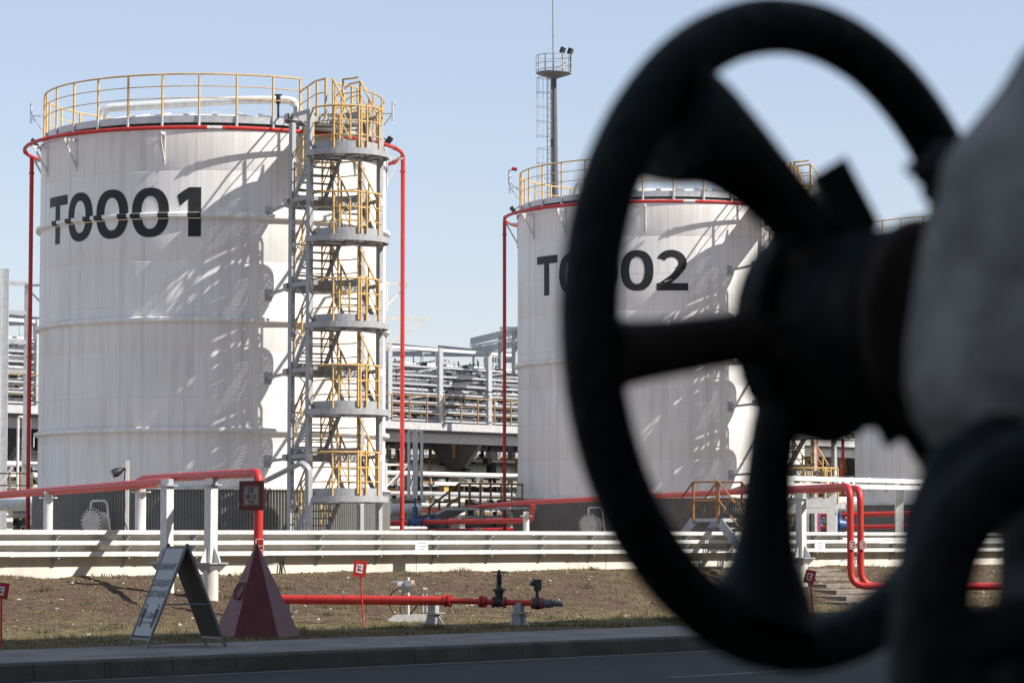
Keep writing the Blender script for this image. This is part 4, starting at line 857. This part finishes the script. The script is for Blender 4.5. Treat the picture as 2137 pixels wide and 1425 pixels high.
# ---------------------------------------------------------------- hydrant pyramid
q = PZ(533, 1330, 0.0); pc = Vector((q.x - .02, q.y + .35, 0)); Rr = .60; H = 1.30
t = thing('hydrant_pyramid', pc, 'six sided dark red sheet pyramid over the hydrant beside the sidewalk', 'hydrant cover')
vd = Vector((-pc.x, -pc.y, 0)).normalized(); a0 = math.atan2(vd.y, vd.x)
cs = [pc + Vector((Rr * math.cos(a0 + R(60 * k + 30)), Rr * math.sin(a0 + R(60 * k + 30)), .015 * (k % 2))) for k in range(6)]; ap = pc + up * H
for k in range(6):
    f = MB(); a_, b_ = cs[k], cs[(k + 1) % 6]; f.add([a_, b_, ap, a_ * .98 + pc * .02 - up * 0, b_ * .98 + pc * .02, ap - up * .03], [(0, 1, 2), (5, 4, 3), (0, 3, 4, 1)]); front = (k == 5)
    o = f.build('side_panel', M_REDK if front else M_REDF, t)  # side panels carry sky sheen in their colour, front panel does not
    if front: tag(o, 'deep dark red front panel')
n1 = ((cs[4] - ap).cross(cs[5] - ap)).normalized(); n1 = n1 if n1.dot(vd) > 0 else -n1
mid = (cs[4] * .42 + cs[5] * .58) * .52 + ap * .48; ex = (cs[5] - cs[4]).normalized(); ey = n1.cross(ex); hx = MB()
hx.tube([mid + n1 * .02 + ex * (.13 * math.cos(R(60 * k))) + ey * (.13 * math.sin(R(60 * k))) for k in range(6)], .013, 6, True); hx.build('loop_handle', M_REDK, t)

# hydrant sign on the red drop pipe
c = Vector((pk.x - .10, pk.y - .12, P(522, 1034, 45.9).z)); fn = Vector((-.42, -.9, 0)).normalized(); X = Vector((-fn.y, fn.x, 0)); 
t = thing('hydrant_sign', c, 'square dark red sign reading ПГ 05-12 on the red drop pipe', 'sign')
MB().box(c, (.225, .008, .235), (X, fn, up)).build('plate', M_REDK, t)
b = MB(); b.box(c + fn * .011, (.148, .002, .155), (X, fn, up)); b = b.build('inner_panel', mat('sign_grey_panel', (.24, .22, .21), .5), t)
b = MB()
for s_ in (-1, 1): b.box(c + fn * .0155 + X * (.135 * s_), (.004, .0015, .139), (X, fn, up)); b.box(c + fn * .0155 + up * (.14 * s_), (.139, .0015, .004), (X, fn, up))
b.build('border', M_REDK, t)
M_TXR = mat('dark_red_lettering', (.05, .008, .009), .5)
for s_, dz, sz in (('ПГ', .075, .11), ('05-12', -.02, .095), ('тсп', -.095, .085)): text(s_, sz, M_TXR, t, c + fn * .016 + up * dz, X, up, sx=.85, bold=.01)
c = Vector((pk.x + .03, pk.y - .085, P(535, 1136, 45.9).z)); o = MB().box(c, (.065, .004, .09)).build('pipe_tag', M_RED); tag(o, 'small white framed red tag low on the red drop pipe behind the pyramid', 'tag')
fr = MB()
for dx, dz, hx_, hz_ in ((0, .085, .065, .005), (0, -.085, .065, .005), (.06, 0, .005, .085), (-.06, 0, .005, .085), (0, -.02, .05, .005), (-.02, -.05, .02, .006)): fr.box(c + Vector((dx, -.006, dz)), (hx_, .002, hz_))
fr.build('frame', M_PAPER, o)

# ---------------------------------------------------------------- A-board
fc = PZ(290, 1351, .0); bc = PZ(443, 1347, .0)
rg = Vector((.5, -.866, 0)); rg = (rg).normalized()
ctr = (fc + bc) / 2; ctr.y += .1; sp_ = Vector((.866, .5, 0)); hs = .52; wd = .29; H = 1.27
t = thing('a_board', ctr, 'folding black and white A-board warning to keep distance on the sidewalk', 'a-board')
def panel(side, name, m, l0, l1, th=.012, w_=wd):
    n_ = (sp_ * side * H + up * hs).normalized(); top = ctr + up * H; bot = ctr + sp_ * side * hs
    dn_ = (bot - top); a_ = top + dn_ * l0; b_ = top + dn_ * l1; c_ = (a_ + b_) / 2
    return MB().box(c_, (w_, (b_ - a_).length / 2, th), (rg, dn_.normalized(), n_)), c_, dn_.normalized(), n_
mbp, c_, dn_, n_ = panel(-1, 'p', None, .02, .90); mbp.build('front_board', M_SIGNG, t)
mbp, c2, dn_, n_ = panel(-1, 'p', None, .04, .89, .004, wd - .02); q = MB(); q.box(c2 + n_ * .013, (wd - .022, 1.27 * 1.08 * .425 - .0, .003), (rg, dn_, n_)); q.build('poster', M_SIGNW, t)
mbp, cb, db, nb = panel(1, 'p', None, .02, .90); mbp.build('rear_board', M_SIGNG, t)
for side in (-1, 1):
    for s_ in (-1, 1):
        b = MB(); b.bar(ctr + up * (H + .01) + rg * (s_ * (wd + .008)), ctr + sp_ * side * (hs + .01) + rg * (s_ * (wd + .008)) - up * .0, .028, .028); b.build('leg', M_GREYD, t)
for side in (-1, 1): b = MB(); tp_ = ctr + up * H; q = tp_ + (ctr + sp_ * side * hs - tp_) * .92; b.bar(q - rg * wd, q + rg * wd, .026); b.build('crossbar', M_SIGNW, t)
b = MB(); q0 = ctr + up * (H * .42); b.bar(q0 - sp_ * hs * .58 + rg * wd, q0 + sp_ * hs * .58 + rg * wd, .02); b.build('spreader', M_GREYD, t)
tl = ctr + up * H; Yt = -dn_; o0 = lambda f, x=0: tl + (ctr - sp_ * hs - tl) * f + n_ * .0165 + rg * x
M_TX = mat('faded_black_lettering', (.03, .03, .03), .6)
text('ВНИМАНИЕ!', .125, M_TX, t, o0(.225), rg, Yt, sx=.66, off=.002)
text('СОБЛЮДАЙТЕ', .12, M_TX, t, o0(.385), rg, Yt, sx=.63, off=.002)
text('ДИСТАНЦИЮ', .12, M_TX, t, o0(.49), rg, Yt, sx=.66, off=.002)
text('1,5-2,0м', .12, M_TX, t, o0(.695), rg, Yt, sx=.56, off=.002)
for s_ in (-1, 1):
    b = MB(); o = o0(.70, .19 * s_)
    def quad(x0, x1, y0, y1, x2=None, x3=None): b.add([o + rg * x + Yt * y + n_ * .002 for x, y in ((x0, y0), (x1, y0), (x1 if x3 is None else x3, y1), (x0 if x2 is None else x2, y1))], [(0, 1, 2, 3)])
    b.add([o + rg * (.022 * math.cos(k * .628)) + Yt * (.135 + .024 * math.sin(k * .628)) + n_ * .002 for k in range(10)], [tuple(range(10))])
    quad(-.035, .035, -.02, .1); quad(-.055, -.04, -.03, .09, -.05, -.035); quad(.04, .055, -.03, .09, .035, .05); quad(-.033, -.006, -.15, -.02); quad(.006, .033, -.15, -.02); b.build('pictogram', M_TX, t)
b = MB(); o = o0(.765); b.add([o + rg * x + Yt * y + n_ * .002 for x, y in ((-.11, -.006), (.11, -.006), (.11, .006), (-.11, .006), (-.11, -.02), (-.11, .02), (-.145, 0), (.11, -.02), (.11, .02), (.145, 0))], [(0, 1, 2, 3), (4, 5, 6), (7, 9, 8)]); b.build('arrow', M_TXR, t)

# ---------------------------------------------------------------- small warning plates on the bank
for px, py, pyb, Y, wd_, ht_, tilt, lb in ((751, 1186, 1300, 44.5, .20, .25, -.06, 'red warning plate on a thin post right of the pyramid'), (1690, 1203, 1262, 47, .17, .22, -.2, 'tilted red warning plate behind the handwheel near the steps'), (2, 1232, 1350, 36.2, .19, .20, -.08, 'red warning plate cut off at the left edge')):
    c = P(px, py, Y); f = P(px + (8 if px != 2 else 0), pyb, Y); t = thing('warning_sign', (f.x, f.y, min(f.z, .05)), lb, 'warning sign', 'small red warning plates on thin posts')
    X = Vector((1, 0, -.06 + tilt)).normalized(); Yn = Vector((0, -1, 0)); Z3 = X.cross(Vector((0, 1, 0))); Z3 = -Z3 if Z3.z < 0 else Z3
    MB().box(c, (wd_ / 2, .005, ht_ / 2), (X, Yn, Z3)).build('plate', M_RED, t); b = MB(); b.bar(c + Vector((0, .012, .1)), (f.x, f.y + .012, min(f.z, 0) - .05), .018); b.build('post', M_RED, t)
    b = MB()
    for (x, z, hx_, hz_) in ((-.3, 0, .05, .26), (.0, .22, .24, .05), (.0, -.22, .24, .05), (.2, .02, .06, .15), (0.0, .03, .08, .05)): b.box(c + X * (x * wd_ * .8) + Z3 * (z * ht_) - Vector((0, .008, 0)), (hx_ * wd_, .002, hz_ * ht_), (X, Yn, Z3))
    b.build('pictogram', M_PAPER, t)
# paper notices on the trays
for px, py, lb in ((880, 1139, 'white paper notice taped on the trays right of the red drop pipe'), (1711, 1138, 'white paper notice on the trays beside the double red pipe')):
    c = PV(px, py, VW - .45); t = thing('notice', c, lb, 'notice', 'paper notices on the cable trays'); Xw = Vector((Ux, Uy, 0)); nw = Vector((Uy, -Ux, 0))
    MB().box(c, (.18, .003, .11) if px < 1000 else (.2, .003, .13), (Xw, nw, up)).build('sheet', M_PAPER, t)
    for s_, dz in (('КИПиА', .055), ('опасная', 0), ('зона', -.055)): text(s_, .06, M_GREYD, t, c + nw * .004 + up * dz, Xw, up, sx=1.0, off=.003)

# ---------------------------------------------------------------- gas detector on a slab
Y = 47.0; q = P(852, 1290, Y); gzz = .12; t = thing('gas_detector', (q.x, q.y, gzz), 'grey gas detector with looped black cables on a concrete slab', 'detector')
sl_ = MB(); sl_.add([Vector((q.x - .38, q.y - .2, .0)), Vector((q.x + .42, q.y - .25, .0)), Vector((q.x + .45, q.y + .3, .05)), Vector((q.x - .3, q.y + .3, .05)), Vector((q.x - .22, q.y - .12, .11)), Vector((q.x + .3, q.y - .14, .12)), Vector((q.x + .3, q.y + .2, .12)), Vector((q.x - .18, q.y + .2, .12))], [(0, 1, 5, 4), (1, 2, 6, 5), (2, 3, 7, 6), (3, 0, 4, 7), (4, 5, 6, 7)]); sl_.build('slab', M_CONCG, t)
b = MB(); b.cyl((q.x, q.y, .1), P(852, 1204, Y), .022); b.build('post', M_WHITE2, t)
b = MB(); c = P(848, 1222, Y); b.cyl(c + Vector((-.14, 0, .0)), c + Vector((-.03, 0, .01)), .065, n=14); b.cyl(c + Vector((-.03, 0, 0)), c + Vector((.1, 0, .02)), .075, n=14); b.box(c + Vector((.03, -.03, .04)), (.05, .05, .05)); b.cyl(c + Vector((0, 0, -.05)), c + Vector((0, 0, -.13)), .03); b.tube([c + Vector((-.05 - .1 * (1 - math.cos(k * .5)), 0, .06 + .012 * math.sin(k * .5))) for k in range(13)], .008, 6); b.build('housing', M_INSTR, t)
b = MB(); b.cyl(c + Vector((.1, 0, .03)), c + Vector((.135, 0, .035)), .06, n=14); b.build('sensor_head', mat('pale_orange_plastic', (.55, .38, .25), .5), t)
b = MB(); b.tube(bend([c + Vector((-.12, 0, -.03)), c + Vector((-.26, 0, -.12)), c + Vector((-.28, 0, -.38)), c + Vector((-.1, 0, -.52)), c + Vector((.12, 0, -.42)), c + Vector((.24, 0, -.18))], .14, 5), .011, 6)
b.tube(bend([c + Vector((-.04, 0, -.08)), c + Vector((-.1, 0, -.22)), c + Vector((-.1, 0, -.46)), c + Vector((.05, 0, -.5)), c + Vector((.24, 0, -.2))], .12, 5), .009, 6); b.build('cable', M_RUBBER, t)
b = MB(); 
for dx in (.24, .30): b.cyl((q.x + dx, q.y, .1), (q.x + dx, q.y, P(852, 1238, Y).z), .014, n=8)
b.cyl((q.x + .24, q.y, .52), (q.x + .31, q.y, .52), .03); b.build('conduit', M_GALV, t)
# a bundle of cables and angle irons hanging at the wall behind the pyramid
for px0, m_, lb in ((578, M_VGREEN, 'bundle of hanging cables and angle irons at the wall right of the pyramid'), (1785, M_VGREEN, 'loose cable loops hanging on the wall behind the double red pipe')):
    t = thing('cable_bundle', PV(px0, 1195, VW - .1), lb, 'cables')
    for k in range(5):
        b = MB(); x = px0 + 4 * k; b.tube([PV(x, 1160, VW - .3), PV(x + rnd.uniform(-3, 3), 1178, VW - .25), PV(x + rnd.uniform(-3, 3), 1200 if px0 < 1000 else 1178, VW - .2)], .012, 5); b.build('cable', m_, t)
    b = MB(); b.bar(PV(px0 - 30, 1182 if px0 < 1000 else 1170, VW - .3), PV(px0 + 2, 1176 if px0 < 1000 else 1163, VW - .3), .03); b.build('angle_iron', M_GREY, t)

# ---------------------------------------------------------------- foreground valve (out of focus)
BETA = R(45); Cw = Vector((.253, 2.5, EYE + (1123 - 697) / FPX * 2.5)); e1 = Vector((math.cos(BETA), math.sin(BETA), 0)); e2 = Vector((0, 0, 1)); nw = Vector((math.sin(BETA), -math.cos(BETA), 0))
def PW(px, py, s=0.):
    d = ray(px, py); o = Vector((0, 0, EYE)); c = Cw + nw * s; return o + d * ((c - o).dot(nw) / d.dot(nw))
gv = thing('gate_valve', (Cw.x + .2, Cw.y, -.2), 'large dark out of focus valve with spoked handwheel filling the right foreground', 'valve')
b = MB(); b.tube([Cw + e1 * (.2695 * math.cos(R(4 * k))) + e2 * (.2695 * math.sin(R(4 * k))) for k in range(90)], .0252, 16, True); hwl = b.build('handwheel', M_IRON, gv)
def spoke(pts, rs, m):
    q = [PW(px, py, s_) for px, py, s_ in pts]; out = []; rr = []
    for i in range(len(q) - 1):
        for k in range(5): f = k / 5; out.append(q[i].lerp(q[i + 1], f)); rr.append(rs[i] + (rs[i + 1] - rs[i]) * f)
    out.append(q[-1]); rr.append(rs[-1])
    for _ in range(3): out = [out[0]] + [(out[i - 1] + out[i] * 2 + out[i + 1]) / 4 for i in range(1, len(out) - 1)] + [out[-1]]; rr = [rr[0]] + [(rr[i - 1] + rr[i] * 2 + rr[i + 1]) / 4 for i in range(1, len(rr) - 1)] + [rr[-1]]
    MB().tube(out, rr, 14).build('spoke', m, hwl)
spoke([(1395, 250, 0), (1450, 270, 0), (1520, 310, .004), (1600, 385, .012), (1680, 480, .02), (1710, 620, .02)], [.055, .05, .037, .029, .027, .03], M_IRON)
spoke([(1255, 740, 0), (1320, 735, 0), (1420, 722, .006), (1540, 705, .012), (1680, 690, .02)], [.034, .026, .0235, .022, .028], M_BROWN)
spoke([(1580, 1310, 0), (1590, 1250, 0), (1596, 1150, .002), (1603, 1000, .01), (1615, 880, .016), (1690, 720, .02)], [.055, .045, .027, .021, .021, .028], M_IRON)
spoke([(1990, 960, 0), (1900, 860, .01), (1720, 700, .02)], [.03, .02, .024], M_IRON)
def axl(s_): return Cw + nw * s_
def disc(s0, s1, r0, r1, name, m, n=40, bev=.006):
    b = MB(); b.tube([axl(s0), axl(s0 + .001), axl(s0 + bev), axl(s1 - bev), axl(s1 - .001), axl(s1)], [r0 * .02, r0 - bev, r0, r1, r1 - bev, r1 * .02], n); return b.build(name, m, gv)
disc(-.03, -.006, .05, .055, 'hub', M_IRON)
disc(-.008, .034, .092, .098, 'flange', M_IRON); disc(.0345, .125, .084, .086, 'gearbox', M_IRON)
disc(.126, .15, .092, .092, 'flange', M_BROWN)
for k in range(6):
    a_ = R(60 * k + 15); q = axl(.034) + e1 * (.078 * math.cos(a_)) + e2 * (.078 * math.sin(a_)); MB().cyl(q, q + nw * .02, .01, n=6).build('bolt', M_BROWN, gv)
# limit stop block on top of the gearbox
q = PW(1752, 400, .04); A_ = math.atan2(.9, .45); X = (e1 * .86 + e2 * .5); Z3 = (e2 * .88 - e1 * .48)
X = Vector((.80, 0, .48)).normalized(); Z3 = Vector((-.45, 0, .88)).normalized(); MB().box(q - Z3 * .01, (.0165, .016, .033), (X, Vector((0, 1, 0)), Z3)).build('stop_block', M_IRON, gv)
q = PW(1862, 888, .09); MB().box(q, (.012, .014, .014), (X, Vector((0, 1, 0)), Z3)).build('grease_fitting', M_IRON, gv)
# pale valve body: surface of revolution about a vertical axis
Yb = 2.2; bx = P(2350, 700, Yb); sc_ = Yb / FPX
prof = [(60, 20), (95, 205), (170, 250), (240, 306), (290, 352), (340, 396), (450, 414), (550, 432), (700, 456), (800, 463), (870, 446), (930, 405), (980, 350), (1010, 300)]
pf = []
for i in range(len(prof) - 1):
    for k in range(3): f = k / 3; y = prof[i][0] * (1 - f) + prof[i + 1][0] * f; r_ = prof[i][1] * (1 - f) + prof[i + 1][1] * f; pf.append((r_ * sc_, P(2350, y, Yb).z))
b = MB(); b.lathe(pf, 72, lambda r, a, z: Vector((bx.x + r * math.sin(a), bx.y - r * math.cos(a), z)), rf=lambda a: .0025 * math.sin(a * 5) + .0015 * math.sin(a * 13)); b.build('body', M_PALE, gv)
zl = P(2350, 1000, Yb).z; b = MB(); b.cyl((bx.x, bx.y, zl + .01), (bx.x, bx.y, -.2), .10, n=28); b.build('stand_pipe', M_IRON, gv)
for px, py, r_ in ((1922, 362, .010), (1940, 395, .012), (1905, 352, .006), (1955, 330, .012)):
    q = P(px, py, Yb + .0); b = MB(); b.tube([q + Vector((.03, 0, 0)), q, q - Vector((.006, 0, 0))], [r_ * .9, r_, r_ * .6], 8); b.build('bolt', M_IRON, gv)
# lower second valve at the right edge
g2 = thing('small_valve', (.36, 1.9, -.2), 'second dark handwheel cut off by the bottom right corner', 'valve')
Y2 = 1.9; c2 = P(2245, 1275, Y2); sc2 = Y2 / FPX; X2 = Vector((1, .15, 0)).normalized(); b = MB()
b.tube([c2 + X2 * (305 * sc2 * math.cos(R(5 * k))) + up * (320 * sc2 * math.sin(R(5 * k))) for k in range(72)], 80 * sc2, 16, True); h2 = b.build('handwheel', M_IRON, g2)
for ang in (195, 315, 75):
    b = MB(); dd = X2 * math.cos(R(ang)) + up * math.sin(R(ang)); b.tube([c2, c2 + dd * (150 * sc2), c2 + dd * (330 * sc2)], [70 * sc2, 62 * sc2, 85 * sc2], 14); b.build('spoke', M_IRON, h2)
b = MB(); b.cyl(c2 - Vector((0, .02, 0)), c2 + Vector((0, .12, 0)), .035, n=20); b.cyl(c2 + Vector((0, .07, 0)), c2 + Vector((0, .07, -1.45)), .05, n=20); b.build('body', M_IRON, g2)
b = MB(); b.tube([P(1955, 1440, 2.05), P(1935, 1250, 2.05), P(1945, 1090, 2.06), P(1990, 985, 2.08), P(2120, 925, 2.1)], [.036, .026, .022, .024, .03], 16); b.build('yoke', M_IRON, g2)

# ---------------------------------------------------------------- unseen block added behind the camera to shade the road
mb = MB(); mb.rng(-60, 150, -22, -5, -.3, 36.9, W)
o = mb.build('shade_block', mat('light_grey_block', (.4, .4, .4), .8)); tag(o, 'unseen tall grey block added behind the viewer to shade the road', 'shade block')
